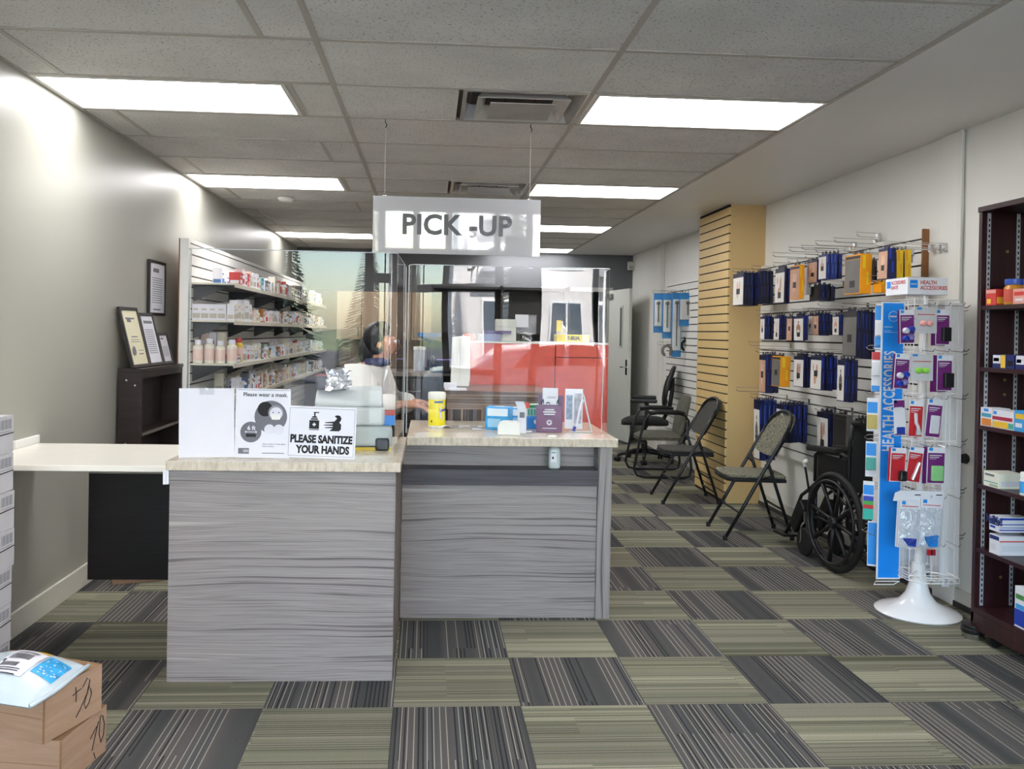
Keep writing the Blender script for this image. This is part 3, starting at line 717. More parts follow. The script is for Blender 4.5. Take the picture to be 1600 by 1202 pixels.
# tissue boxes
LBLUE = mat('tissue_blue', '#2f9fe0', .4, var=.25, scale=18)
for (px, py, w, d, h, rz, lab) in ((781, 672, .13, .12, .12, -14, 'blue and white tissue box standing behind the small white dispenser'), (806, 668, .13, .10, .105, 20, 'second blue tissue box, half hidden behind the receipt strip')):
    p = onZ(px, py, ZR); t_ = thing('tissue_box', lab, 'tissue box', (p.x, p.y+.05, ZR), R(rz))
    MB().box(-w/2, w/2, -d/2, d/2, 0, h).build('carton', LBLUE, t_, bevel=.003)
    MB().box(-w/2+.01, w/2-.01, -d/2-.0006, -d/2, h*.62, h*.95).build('label', mat('label_paleblue', '#dfeaf4', .5), t_)
    MB().box(-w/2+.012, w/2-.05, -d/2-.0006, -d/2, h*.12, h*.5).build('wave_print', mat('wave_pale', '#9ed0f0', .5), t_)
    MB().lathe([(.001, h), (.03, h+.001), (.032, h+.0015)], 16).build('slot', PAPER, t_)
p = onZ(796, 681, ZR)
t_ = thing('receipt_printer', 'small white label dispenser with a curled receipt strip on the counter', 'dispenser', (p.x, p.y+.055, ZR), R(-6))
MB().prism([(-.055, 0), (.06, 0), (.06, .068), (-.03, .068), (-.045, .062), (-.055, .045)], -.04, .04, lambda u, v_, a: Vector((u, a, v_))).build('housing', mat('printer_white', '#f2f1ec', .35, var=.01), t_, bevel=.004)
MB().grid(lambda u, v_: Vector((.045+.045*u+.0, -.03-.006*v_-.02*max(0, v_-.8), .01+.17*v_-.05*max(0, v_-.85))) + Vector((-.05*max(0, v_-.7)**1.0*1, 0, 0)), 4, 14).build('receipt_strip', PAPER, t_, smooth=True)
MB().box(.055, .08, -.038, -.0365, .09, .118).build('printed_mark', INKG, t_)
# green/blue glove pack
p = onZ(832, 672, ZR)
t_ = thing('glove_pack', 'blue and green glove packet standing between the dispenser and the purple stand', 'packet', (p.x, p.y+.06, ZR), R(5))
MB().box(-.055, .055, -.025, .025, 0, .07).build('blue_base', mat('pack_blue', '#2f86d8', .4), t_, bevel=.008)
MB().box(-.05, .055, -.018, .02, .068, .135).build('card', mat('card_palegreen', '#cfe3d6', .5), t_, bevel=.003)
b = MB()
for x in (-.025, -.008, .009, .026): b.box(x, x+.011, -.0205, -.018, .075, .108)
b.build('printed_bars', TEAL, t_); disc(.017, -.03, .128, mat('coral_red', '#e0604e', .5), t_, 'round_sticker', -.02); disc(.012, .02, -.0, PAPER, t_, 'white_spot', -.026); t_.children[-1].location.z = .04
b = MB(); b.box(-.05, .055, -.0195, -.018, .115, .13); b.build('green_band', mat('band_green', '#3f9468', .5), t_)
# small white folded things at the feet
p = onZ(820, 677, ZR); t_ = thing('cable_end', 'tiny white cable end lying on the counter by the glove packet', 'cable', (p.x, p.y, ZR))
MB().tube([(-.03, .03, .006), (0, .01, .008), (.02, 0, .006), (.035, .012, .006)], .005).build('cord', WHITE, t_, smooth=True)
# purple brochure stand
p = onZ(859, 676, ZR)
t_ = thing('brochure_stand', 'purple brochure stand with white card pocket on the counter', 'brochure stand', (p.x, p.y, ZR), R(-3))
PUR = mat('stand_purple', '#5e1a56', .4, var=.03)
MB().box(-.072, .062, -.004, .004, .0, .145).build('front_board', PUR, t_, rot=(R(-6), 0, 0), bevel=.002)
b = MB(); b.prism([(-.055, 0), (.068, 0), (.072, .19), (-.06, .20)], .035, .041, lambda u, v_, a: Vector((u, a, v_))); b.build('back_board', PUR, t_)
MB().box(-.04, .042, .02, .024, .13, .232).build('white_card', PAPER, t_, bevel=.002)
b = MB(); b.box(-.012, .03, .0195, .02, .183, .186); b.box(-.02, .034, .0195, .02, .178, .180); b.build('card_print', INKG, t_)
b = MB(); b.tube([(-.045, .02, .15), (-.042, .012, .165), (-.036, .016, .172), (-.033, .02, .15)], .003); b.tube([(.036, .02, .15), (.04, .012, .168), (.045, .016, .174), (.046, .02, .15)], .003); b.tube([(-.02, .018, .15), (-.01, .014, .157), (0, .018, .15)], .003)
b.build('wire_clip', INK, t_)
b = MB()
for i, w_ in enumerate((.05, .066, .058)): b.box(-.004-w_/2, -.004+w_/2, -.0008, .004, .116-i*.012, .122-i*.012)
b.build('print_line', PAPER, t_)
dc = disc(.0145, -.004, .052, PAPER, t_, 'round_emblem', .0); text('+', .03, PUR, t_, (-.004, -.0025, .0515), bold=.04); MB().box(-.04, .035, -.0035, -.003, .02, .024).build('print_line', PAPER, t_)
# framed leaflet holder with clear leaning sheet and pen
p = onZ(896, 674, ZR)
t_ = thing('leaflet_holder', 'clear leaflet holder with a city photo leaflet and a blue-capped pen', 'leaflet holder', (p.x, p.y+.02, ZR), R(-10))
MB().box(-.045, .05, .0, .004, .01, .225).build('leaflet', PAPER, t_, rot=(R(-8), 0, 0))
MB().box(-.038, -.005, -.002, 0, .06, .19).build('leaflet_photo', mat('photo_blue', '#7d8fa8', .5, var=.5, scale=50), t_, rot=(R(-8), 0, 0))
MB().box(.005, .045, -.002, 0, .04, .2).build('leaflet_photo', mat('photo_grey', '#a9aab4', .5, var=.4, scale=45), t_, rot=(R(-8), 0, 0))
b = MB(); b.tube([(.055, -.03, .19), (.075, -.055, .1), (.10, -.07, .004)], .004); b.tube([(.1, -.07, .004), (-.02, -.07, .004)], .004); b.tube([(.055, -.03, .19), (.05, .005, .2)], .003)
b.build('holder_edge', ACRYL_E, t_)
MB().tube([(.012, -.066, .012), (.03, -.045, .10), (.05, -.02, .17)], .0075, 10).build('pen_barrel', mat('pen_white', '#d9d9e4', .3), t_); MB().tube([(.005, -.069, .006), (.012, -.066, .03)], .009, 10).build('pen_cap', mat('pen_blue', '#3a3f9a', .4), t_)
# sanitizer bottle on the ledge
t_ = thing('sanitizer_bottle', 'clear hand sanitizer pump bottle on the dark ledge', 'bottle', (.63, 4.265, .7455))
prof = [(.001, .001), (.026, .001), (.03, .005), (.031, .02), (.031, .085), (.029, .098), (.02, .108), (.013, .112), (.012, .118)]
LIQ = mat('sanitizer_gel', '#c9d3d2', .12, var=.03)
MB().lathe(prof, 24).build('body', LIQ, t_, smooth=True, auto=50)
wrap(.0316, -.75, .2, .035, .095).build('label', PAPER, t_); wrap(.032, -.5, -.25, .05, .062, 4).build('label_mark', INK, t_); wrap(.032, -.65, .1, .08, .085, 6).build('label_line', TEAL, t_)
MB().lathe([(.013, .116), (.014, .118), (.014, .135), (.009, .14), (.006, .142), (.005, .158)], 16).build('pump_collar', WHITE, t_, smooth=True, auto=40)
b = MB(); b.tube([(.01, 0, .158), (-.004, 0, .161), (-.03, -.004, .161), (-.036, -.005, .155)], .0055, 8); b.build('pump_head', WHITE, t_, smooth=True)

# ------------------------------------------------------------------ things on the left counter
p = onZ(500, 712, ZT)
mc = thing('office_machine', 'pale grey-green plastic machine behind the hand sanitizing notice', 'machine', (-.335, 3.93, ZT), R(4))
MG2 = mat('machine_grey', '#a9b3b0', .4, var=.03); MG3 = mat('machine_grey_light', '#bcc4c3', .4, var=.03)
MB().box(-.2, .165, -.12, .16, .012, .105).build('lower_body', MG2, mc, bevel=.02, seg=3)
MB().box(-.19, .13, -.09, .16, .105, .19).build('upper_body', MG3, mc, bevel=.015, seg=3)
MB().prism([(-.09, .19), (.16, .19), (.16, .27), (.02, .255), (-.09, .215)], -.18, .12, lambda u, v_, a: Vector((a, u, v_))).build('lid', MG3, mc, bevel=.012, seg=3)
b = MB(); b.box(-.2, .16, -.122, -.12, .0, .014); b.build('yellow_edge', mat('hazard_yellow', '#c8b23a', .5), mc)
b = MB(); b.box(.09, .15, -.135, -.11, .0, .055); b.build('black_latch', BLACKP, mc, bevel=.008); MB().box(-.15, .15, -.1, .14, 0, .012).build('foot_plate', BLACKP, mc)
tr = thing('document_pouch', 'dark pouch with a crumpled foil bag lying on the grey machine', 'pouch', (-.44, 3.93, ZT+.262), R(4))
MB().box(-.075, .06, -.04, .06, 0, .06).build('pouch', mat('pouch_dark', '#3a3c48', .5), tr, rot=(R(-12), 0, 0), bevel=.01)
MB().box(-.079, .064, -.044, .06, .052, .062).build('red_trim', mat('trim_red', '#8a3f40', .5), tr, rot=(R(-12), 0, 0))
b = MB(); rr = random.Random(3)
b.grid(lambda u, v_: Vector((-.03+.11*u+rr.uniform(-.008, .008), -.052+.02*rr.random(), .0+.09*v_+rr.uniform(-.008, .008))), 7, 7); b.build('foil_bag', mat('foil', '#d5d7da', .2, metal=.8, var=.1), tr)
bx = thing('medicine_box', 'small red and blue carton tucked at the right end behind the left shield', 'box', (-.185, 3.90, ZT+.105+.001), R(0))
MB().box(-.03, .03, -.025, .025, 0, .045).build('carton', mat('carton_blue', '#2a7fd0', .45), bx); MB().box(-.031, .031, -.026, .026, .045, .065).build('red_top', mat('carton_red', '#c0504a', .5), bx)

# ------------------------------------------------------------------ person working behind the counter
def skin_mesh(name, verts, edges, radii, mm, parent, sub=2, root=0):
    me = bpy.data.meshes.new(name); me.from_pydata([Vector(v) for v in verts], edges, []); me.materials.append(mm)
    o = bpy.data.objects.new(name, me); COL.objects.link(o); o.parent = parent
    sk = o.modifiers.new('skin', 'SKIN'); sk.use_smooth_shade = True
    for i, r_ in enumerate(radii):
        d = me.skin_vertices[0].data[i]; d.radius = (r_, r_) if not isinstance(r_, tuple) else r_; d.use_root = (i == root)
    s_ = o.modifiers.new('sub', 'SUBSURF'); s_.levels = sub; s_.render_levels = sub
    return o
pe = thing('person', 'person in a white coat with dark hair bending forward behind the counter', 'person', (-.47, 5.34, -.03), R(-14))
# local +x is the way the person faces
SKINM = mat('skin', '#c58f74', .5, var=.05); COAT = mat('coat_white', '#e2e0da', .8, var=.03, bump=.15, bscale=30); HAIR = mat('hair_dark', '#17161b', .45, var=.2, scale=40); TROU = mat('trousers_dark', '#2a2c38', .8); SCARF = mat('scarf_navy', '#3a3f60', .75, var=.15, scale=12)
V = [(0, 0, .84), (.02, 0, .95), (.07, 0, 1.08), (.11, 0, 1.18), (.145, 0, 1.245), (.165, 0, 1.29),   # pelvis, waist, chest, upper chest, neck, neck top
     (.185, 0, 1.335), (.19, 0, 1.385), (.185, 0, 1.425),                                             # head
     (-.01, .09, .80), (-.0, .095, .46), (-.02, .10, .07), (.12, .11, .03),                            # left leg
     (-.01, -.09, .80), (0, -.095, .46), (-.02, -.10, .07), (.12, -.11, .03),
     (.10, .17, 1.19), (.16, .22, .98), (.36, .16, 1.0),                                              # left arm
     (.10, -.17, 1.19), (.17, -.23, .98), (.37, -.17, 1.02)]
E_ = [(0, 1), (1, 2), (2, 3), (3, 4), (4, 5), (5, 6), (6, 7), (7, 8), (0, 9), (9, 10), (10, 11), (11, 12), (0, 13), (13, 14), (14, 15), (15, 16), (3, 17), (17, 18), (18, 19), (3, 20), (20, 21), (21, 22)]
RR = [.13, .12, .13, .11, .055, .052, .075, .092, .07, .085, .055, .04, .035, .085, .055, .04, .035, .042, .034, .027, .042, .034, .027]
def chain(base, wrist, side):
    """five fingers of different lengths rooted in the palm, slightly curled"""
    w = Vector(wrist); d = Vector((.9, -.15*side, -.1)).normalized(); s = Vector((0, 1, 0))*side; n0 = len(V)
    V.append(tuple(w+d*.075)); E_.append((base, n0)); RR.append((.032, .018))
    for i, L in enumerate((.062, .075, .07, .055)):
        a = w+d*.1+s*(-.027+.018*i)*-1; b_ = a+d*L*.5+Vector((0, 0, -.008)); c_ = b_+d*L*.4+Vector((0, 0, -.022))
        k = len(V); V.extend([tuple(a), tuple(b_), tuple(c_)]); E_.extend([(n0, k), (k, k+1), (k+1, k+2)]); RR.extend([.009, .0085, .007])
    a = w+d*.045+s*-.03; b_ = a+d*.03+s*-.022+Vector((0, 0, -.012)); k = len(V); V.extend([tuple(a), tuple(b_)]); E_.extend([(n0, k), (k, k+1)]); RR.extend([.011, .009])
chain(19, V[19], 1); chain(22, V[22], -1)
skin_mesh('body', V, E_, RR, SKINM, pe)
# coat as its own continuous garment over torso, arms and hips
CV = [(-.01, 0, .50), (0, 0, .70), (0, 0, .86), (.02, 0, .96), (.065, 0, 1.08), (.10, 0, 1.17), (.125, 0, 1.225), (.10, .17, 1.185), (.155, .225, .985), (.35, .165, 1.0), (.10, -.17, 1.185), (.165, -.235, .985), (.36, -.175, 1.02)]
skin_mesh('white_coat', CV, [(0, 1), (1, 2), (2, 3), (3, 4), (4, 5), (5, 6), (5, 7), (7, 8), (8, 9), (5, 10), (10, 11), (11, 12)], [.19, .185, .165, .155, .165, .135, .08, .09, .10, .06, .09, .105, .065], COAT, pe)
skin_mesh('trousers', [(0, 0, .84), (-.005, .09, .76), (0, .095, .46), (-.02, .1, .1), (-.005, -.09, .76), (0, -.095, .46), (-.02, -.1, .1)], [(0, 1), (1, 2), (2, 3), (0, 4), (4, 5), (5, 6)], [.135, .1, .072, .06, .1, .072, .06], TROU, pe)
for s_ in (-1, 1): MB().prism([(-.07, 0), (.19, 0), (.2, .03), (.1, .07), (.02, .1), (-.07, .1)], s_*.1-.045, s_*.1+.045, lambda u, v_, a: Vector((u-.02, a, v_))).build('shoe', BLACKP, pe, bevel=.02, seg=3)
b = MB(); b.ball((.165, 0, 1.40), .108, 20, (1.02, .95, 1.05)); hr = b.build('hair', HAIR, pe, smooth=True)
for v_ in hr.data.vertices:
    # hair leaves the face free
    if v_.co.x > .2: v_.co.x = .2 + (v_.co.x-.2)*max(.08, min(1, (v_.co.z-1.43)/.09))*.8
b = MB(); b.ball((.09, 0, 1.33), .07, 16, (.9, 1.0, 1.5)); b.build('hair_bun', HAIR, pe, smooth=True)
b = MB()
for s_ in (-1, 1): b.ball((.272, s_*.033, 1.385), .0115, 10)
b.build('eye', PAPER, pe, smooth=True)
b = MB()
for s_ in (-1, 1): b.ball((.281, s_*.033, 1.385), .005, 8)
b.build('pupil', INK, pe, smooth=True)
b = MB(); b.tube([(.27, 0, 1.385), (.29, 0, 1.36), (.295, 0, 1.348), (.275, 0, 1.34)], [.007, .01, .013, .006], 8); b.build('nose', SKINM, pe, smooth=True)
b = MB(); b.tube([(.262, -.022, 1.315), (.27, 0, 1.312), (.262, .022, 1.315)], .006, 8); b.build('mouth', mat('lip', '#a0605a', .5), pe, smooth=True)
for s_ in (-1, 1):
    b = MB(); b.ball((.185, s_*.09, 1.37), .024, 10, (.8, .35, 1.2)); b.build('ear', SKINM, pe, smooth=True)
b = MB(); b.tube([(.19, .05, 1.26), (.12, .08, 1.255), (.07, 0, 1.25), (.12, -.08, 1.255), (.19, -.05, 1.26)], .028, 10, closed=True); b.build('scarf', SCARF, pe, smooth=True)
# ------------------------------------------------------------------ behind the counter
TAUPE = wood('taupe_cabinet', [(.3, '#a08a74'), (.6, '#b19a82'), (.85, '#bda892')], (30, 30, 2), .4)
cabs = [(-1.27, -.94), (-.935, -.605), (-.60, -.27), (-.265, .065), (.07, .40)]
for i, (a, c) in enumerate(cabs):
    t_ = thing('wall_cabinet', ['taupe wall cabinet at the far back, next to the dark upright panel', 'second taupe wall cabinet from the dark upright panel', 'third taupe wall cabinet from the dark upright panel', 'fourth taupe wall cabinet, behind the tall shield', 'taupe wall cabinet nearest the back doorway'][i], 'cabinet', ((a+c)/2, 11.99, 0), 0, 'taupe wall cabinets at the back')
    w = (c-a)/2
    MB().box(-w, w, -.36, 0, 1.30, 1.95).build('body', TAUPE, t_)
    d_ = MB().box(-w+.003, w-.003, -.38, -.362, 1.305, 1.945).build('door', TAUPE, t_, bevel=.002)
    b = MB(); x = w-.04 if i % 2 == 0 else -w+.04; b.tube([(x, -.381, 1.34), (x, -.405, 1.35), (x, -.405, 1.46), (x, -.381, 1.47)], .007); b.build('handle', METAL, d_)
    t2 = thing('base_cabinet', ['taupe base cabinet at the far back beside the dark upright panel', 'second taupe base cabinet from the dark upright panel', 'third taupe base cabinet from the dark upright panel', 'fourth taupe base cabinet, behind the dark desk', 'taupe base cabinet nearest the back doorway'][i], 'cabinet', ((a+c)/2, 11.99, 0), 0, 'taupe base cabinets at the back')
    MB().box(-w, w, -.58, 0, .08, .88).build('body', TAUPE, t2)
    MB().box(-w+.003, w-.003, -.6, -.582, .09, .875).build('door', TAUPE, t2, bevel=.002)
t_ = thing('back_worktop', 'brown worktop with splashback along the back wall below the taupe cabinets', 'worktop', (-.435, 11.99, .881))
MB().box(-.835, .835, -.62, 0, 0, .04).build('top', LAMD, t_); MB().box(-.835, .835, -.02, 0, .04, .415).build('splashback', TAUPE, t_)
t_ = thing('tall_panel', 'dark upright wood panel between the shelves and the taupe cabinets', 'panel', (-1.36, 11.75, 0))
MB().box(-.1, .085, -.12, .2, 0, 1.95).build('panel', mat('dark_umber', '#4a3a34', .5), t_, bevel=.003)

# dark drawer desk left of the island
t_ = thing('drawer_desk', 'dark brown drawer desk behind the yellow canister', 'desk', (-.33, 6.5, 0))
b = MB(); b.box(-.35, .40, 0, .6, 0, 1.08); b.build('carcass', DWOOD, t_)
MB().box(-.37, .42, -.03, .62, 1.08, 1.11).build('top', mat('desk_top_taupe', '#8a8078', .4), t_, bevel=.003)
for i in range(3):
    for j in range(2):
        d_ = MB().box(-.345+j*.37, .02+j*.37, -.018, 0, .06+i*.335, .385+i*.335).build('drawer', DWOOD, t_, bevel=.002)
        b = MB(); x = -.16+j*.37; z = .30+i*.335; b.tube([(x-.05, -.02, z), (x-.05, -.045, z), (x+.05, -.045, z), (x+.05, -.02, z)], .005); b.build('handle', METAL, d_)
def at_desk(px, Y): q = atY(px, 560, Y); return q.x
BT = 1.111
t_ = thing('funnel_holder', 'blue topped black pen holder standing on the dark desk', 'holder', (at_desk(670, 6.9), 6.9, BT))
MB().lathe([(.03, 0), (.03, .02), (.018, .03), (.018, .22), (.03, .24)], 16).build('stem', BLACKP, t_); MB().lathe([(.03, .235), (.09, .27), (.095, .30), (.085, .30)], 20).build('blue_dish', mat('dish_blue', '#2a70b8', .35), t_, smooth=True, auto=40)
t_ = thing('desk_phone', 'black desk phone with purple and white packets leaning on the dark desk', 'phone', (at_desk(688, 6.58), 6.58, BT), 0)
MB().prism([(-.1, 0), (.1, 0), (.1, .09), (-.1, .03)], -.08, .08, lambda u, v_, a: Vector((a, u, v_))).build('base', BLACKP, t_, bevel=.006)
b = MB(); b.tube([(-.05, -.08, .05), (-.06, -.02, .09), (-.06, .05, .11), (-.05, .1, .10)], .02); b.build('handset', BLACKP, t_, smooth=True)
t_ = thing('paper_packet', 'purple and white packet stacked beside the desk phone', 'packet', (at_desk(694, 6.9), 6.9, BT), R(15)); MB().box(-.06, .06, -.04, .04, 0, .09).build('packet', mat('packet_lilac', '#9a86c8', .5), t_); MB().box(-.061, .02, -.041, .041, .05, .075).build('white_band', PAPER, t_)
t_ = thing('glass_jar', 'clear tall jar with a paper lid on the dark desk', 'jar', (at_desk(655, 6.75), 6.75, BT)); MB().lathe([(.001, 0), (.045, 0), (.045, .16), (.04, .17), (.001, .17)], 20).build('jar', mat('jar_pale', '#b9c0c8', .2), t_, smooth=True, auto=40); MB().lathe([(.047, .165), (.047, .19), (.001, .192)], 20).build('lid', WHITE, t_)

# island with reeded front
t_ = thing('reeded_island', 'inner counter with reeded brown front and dark top behind the tissue boxes', 'counter', (.42, 5.05, 0))
x0 = atY(700, 640, 5.05).x-.42; x1 = atY(852, 640, 5.05).x-.42
REED = [mat('reed_%s' % n, c, .45, var=.1) for n, c in (('dark', '#3a2b28'), ('mid', '#6e5648'), ('pale', '#b69a80'), ('grey', '#7d7274'))]
MB().box(x0, x1, .02, .62, 0, 1.04).build('carcass', DWOOD, t_)
STRIPE = NT('striped_top_edge'); v = STRIPE.coord((.6, 1, 55)); STRIPE.link(STRIPE.ramp(STRIPE.noise(v, 1, 2), [(.3, '#33261f'), (.45, '#5c463b'), (.55, '#8c7462'), (.7, '#4a382f')]), STRIPE.b.inputs['Base Color']); STRIPE.b.inputs['Roughness'].default_value = .35
MB().box(x0-.02, x1+.02, -.02, .64, 1.04, 1.075).build('top', STRIPE.m, t_, bevel=.002); MB().box(x0-.01, x1+.01, 0, .02, .965, 1.04).build('edge_board', STRIPE.m, t_)
q = random.Random(5); x = x0
while x < x1-.012:
    w = q.choice((.008, .011, .015)); w = min(w, x1-x)
    MB().box(x, x+w-.0015, .004+q.random()*.006, .02, 0, .965).build('reed', REED[q.choice((0, 0, 1, 1, 2, 3))], t_); x += w
MB().box(x0-.02, x0+.11, .02, .14, 1.075, 1.082).build('paper', PAPER, t_)
# red cabinet block
REDP = NT('red_panel'); v = REDP.coord((12, 12, 12)); REDP.link(REDP.ramp(REDP.noise(v, 1, 5, .7), [(.3, '#c8402c'), (.6, '#d64a34'), (.8, '#df5a42')]), REDP.b.inputs['Base Color']); REDP.b.inputs['Roughness'].default_value = .4
xa, xm, xb = atY(733, 600, 5.85).x, atY(867, 600, 5.85).x, atY(945, 600, 5.85).x+.02
for i, (a, c, z0, z1) in enumerate(((xa, xm, .55, 1.362), (xm, xb, 1.29-.012, 1.362), (xm, xb, .55, 1.278))):
    pass
t_ = thing('red_cabinet', 'large red panelled cabinet behind the right shield', 'cabinet', ((xa+xb)/2, 5.85, 0))
c0 = (xa+xb)/2
MB().box(xa-c0+.01, xb-c0-.01, .02, .5, 0, 1.35).build('carcass', DWOOD, t_)
MB().box(xa-c0, xm-c0-.003, 0, .02, .12, 1.35).build('panel', REDP.m, t_, bevel=.001)
MB().box(xm-c0+.003, xb-c0, 0, .02, 1.262, 1.35).build('panel', REDP.m, t_, bevel=.001)
MB().box(xm-c0+.003, xb-c0, 0, .02, .12, 1.257).build('panel', REDP.m, t_, bevel=.001)
MB().box(xa-c0, xb-c0, -.005, .52, 1.35, 1.362).build('top', mat('cabinet_top_white', '#d7d5d0', .4), t_)
zt = 1.363
t_ = thing('paper_bag', 'tall white paper bag standing in front of the red cabinet', 'paper bag', (atY(720, 600, 5.45).x, 5.45, 1.077))
MB().prism([(-.065, 0), (.05, 0), (.058, .05), (.055, .315), (.02, .322), (-.06, .312)], -.03, .05, lambda u, v_, a: Vector((u, a, v_))).build('bag', mat('bag_white', '#deded6', .7, var=.06, scale=6, bump=.4, bscale=9), t_, bevel=.004)
MB().box(-.01, -.008, -.032, -.03, .03, .30).build('crease', mat('crease_grey', '#b9b9b2', .8), t_)
t_ = thing('paper_stack', 'stack of white receipts on the dark top left of the paper bag', 'paper', (atY(706, 600, 5.3).x+.0, 5.32, 1.077)); MB().box(-.05, .03, -.08, .0, 0, .03).build('stack', PAPER, t_, bevel=.002)
t_ = thing('red_pouch', 'small red pouch on the red cabinet above the paper bag', 'pouch', (atY(745, 530, 6.0).x-.1, 6.0, zt)); MB().box(-.0, .09, -.05, .05, 0, .05).build('pouch', mat('pouch_red', '#c8472f', .6), t_, bevel=.015)
for i, (px, w, h, cm, lab) in enumerate(((742, .09, .05, 'grey', 'grey folders lying under the coloured folders on the red cabinet'), (752, .11, .022, 'lilac', 'lilac folder on top of the folder pile on the red cabinet'))):
    t_ = thing('folder', lab, 'folder', (atY(px+10, 530, 6.05).x, 6.05, zt+(0 if i == 0 else .051)), R(6*i)); MB().box(-.02, w+.04, -.1, .1, 0, h).build('cover', mat('folder_'+cm, '#8f93b0' if i == 0 else '#6a5a80', .5), t_, bevel=.002)
t_ = thing('paper_carton', 'pale grey carton standing on the red cabinet beside the folders', 'carton', (atY(790, 520, 6.05).x, 6.05, zt)); MB().box(-.075, .07, -.05, .05, 0, .155).build('carton', mat('carton_pale', '#d3d3ca', .6), t_, bevel=.002); MB().box(-.075, .07, -.052, -.05, .1, .103).build('tape_line', mat('carton_line', '#b7b7ae', .6), t_)
t_ = thing('monitor', 'small dark screen with white note standing on the red cabinet', 'monitor', (atY(823, 520, 6.05).x, 6.05, zt)); b = MB(); b.box(-.05, .05, -.03, .03, 0, .012); b.box(-.012, .012, -.01, .01, .012, .06); b.build('foot', BLACKP, t_); MB().box(-.085, .07, -.012, .012, .05, .19).build('screen', mat('screen_dark', '#20222c', .15), t_, bevel=.004); MB().box(-.085, .01, -.014, -.012, .1, .19).build('note', PAPER, t_)
t_ = thing('label_maker', 'bright yellow box with dark lettering on top of the red cabinet', 'box', (atY(893, 530, 5.95).x, 5.95, zt))
MB().box(-.115, .115, -.07, .07, 0, .055).build('box', mat('bright_yellow', '#f2d61c', .4, var=.02), t_, bevel=.006); text('T-BUA', .034, INKG, t_, (.0, -.071, .03), bold=.05, sx=.9)
t_ = thing('spray_bottle', 'white pump bottle with yellow label behind the yellow box', 'bottle', (atY(877, 520, 6.12).x, 6.12, zt)); MB().lathe([(.001, 0), (.035, 0), (.035, .1), (.012, .125), (.012, .15), (.001, .152)], 16).build('body', WHITE, t_, smooth=True, auto=40); MB().box(-.04, -.01, -.037, -.03, .075, .155).build('yellow_label', mat('bright_yellow', '#f2d61c', .4), t_)
t_ = thing('tape_dispenser', 'small black round tape dispenser beside the white pump bottle', 'dispenser', (atY(889, 520, 6.2).x+.03, 6.2, zt)); MB().lathe([(.02, -.02), (.045, -.02), (.045, .02), (.02, .02)], 20, axis='y').build('roll', BLACKP, t_, (0, 0, .046))
# dark shelving behind the red cabinet
t_ = thing('dark_shelving', 'tall dark grey shelving standing behind the red cabinet', 'shelving', (.75, 8.6, 0))
b = MB(); b.box(-.75, .65, .3, .32, 0, 1.9)
for x in (-.75, -.05, .63): b.box(x, x+.02, 0, .3, 0, 1.9)
b.build('carcass', mat('shelving_grey', '#4d4b4c', .6), t_)
for i in range(5): MB().box(-.73, .63, 0, .3, .1+i*.44, .12+i*.44).build('shelf', mat('shelving_grey', '#4d4b4c', .6), t_)
t_ = thing('office_chair', 'red-backed chair glimpsed through the back doorway', 'chair', (2.2, 12.9, 0))
MB().box(-.22, .22, -.2, .2, .42, .5).build('seat', BLACKP, t_, bevel=.03); MB().box(-.2, .2, .16, .22, .55, .95).build('backrest', mat('chair_red', '#7a2a28', .7), t_, bevel=.03)
MB().lathe([(.03, .05), (.03, .42)], 10).build('post', BLACKM, t_); b = MB()
for k in range(5): b.tube([(0, 0, .09), (.27*math.cos(k*1.257), .27*math.sin(k*1.257), .05)], .02)
b.build('star_base', BLACKM, t_); b = MB(); b.box(-.03, .03, .17, .2, .4, .6); b.build('back_bar', BLACKM, t_)

# ------------------------------------------------------------------ left shelves and their stock
SHX0, SHX1 = -1.684, -1.38
SHZ = [1.738, 1.474, 1.168, .925]
SNM = ['top', 'second', 'third', 'bottom']
SHMAT = mat('shelf_cream', '#d9d5c6', .35, var=.02); UND = mat('shelf_under_dark', '#1c1d24', .4)
for i, z in enumerate(SHZ):
    t_ = thing('wall_shelf', SNM[i] + ' cream shelf of stock on the left slatwall', 'shelf', (SHX0, 6.12, z), 0, 'shelves on the left slatwall')
    y1 = 5.35
    MB().box(.002, SHX1-SHX0, 0, y1, -.014, 0).build('board', SHMAT, t_, bevel=.002)
    MB().box(.004, SHX1-SHX0-.008, .002, y1-.002, -.02, -.0141).build('underside', UND, t_)  # thin dark plate covering the bottom of the cream board
    MB().box(SHX1-SHX0-.006, SHX1-SHX0, 0, y1, -.03, -.014).build('front_lip', SHMAT, t_)
    n = 6
    for k in range(n):
        y = .06+k*(y1-.12)/(n-1)
        MB().prism([(.002, -.014), (.25, -.014), (.22, -.035), (.03, -.12), (.002, -.13)], y-.006, y+.006, lambda u, v_, a: Vector((u, a, v_))).build('bracket', UND, t_)
STOCK = {}
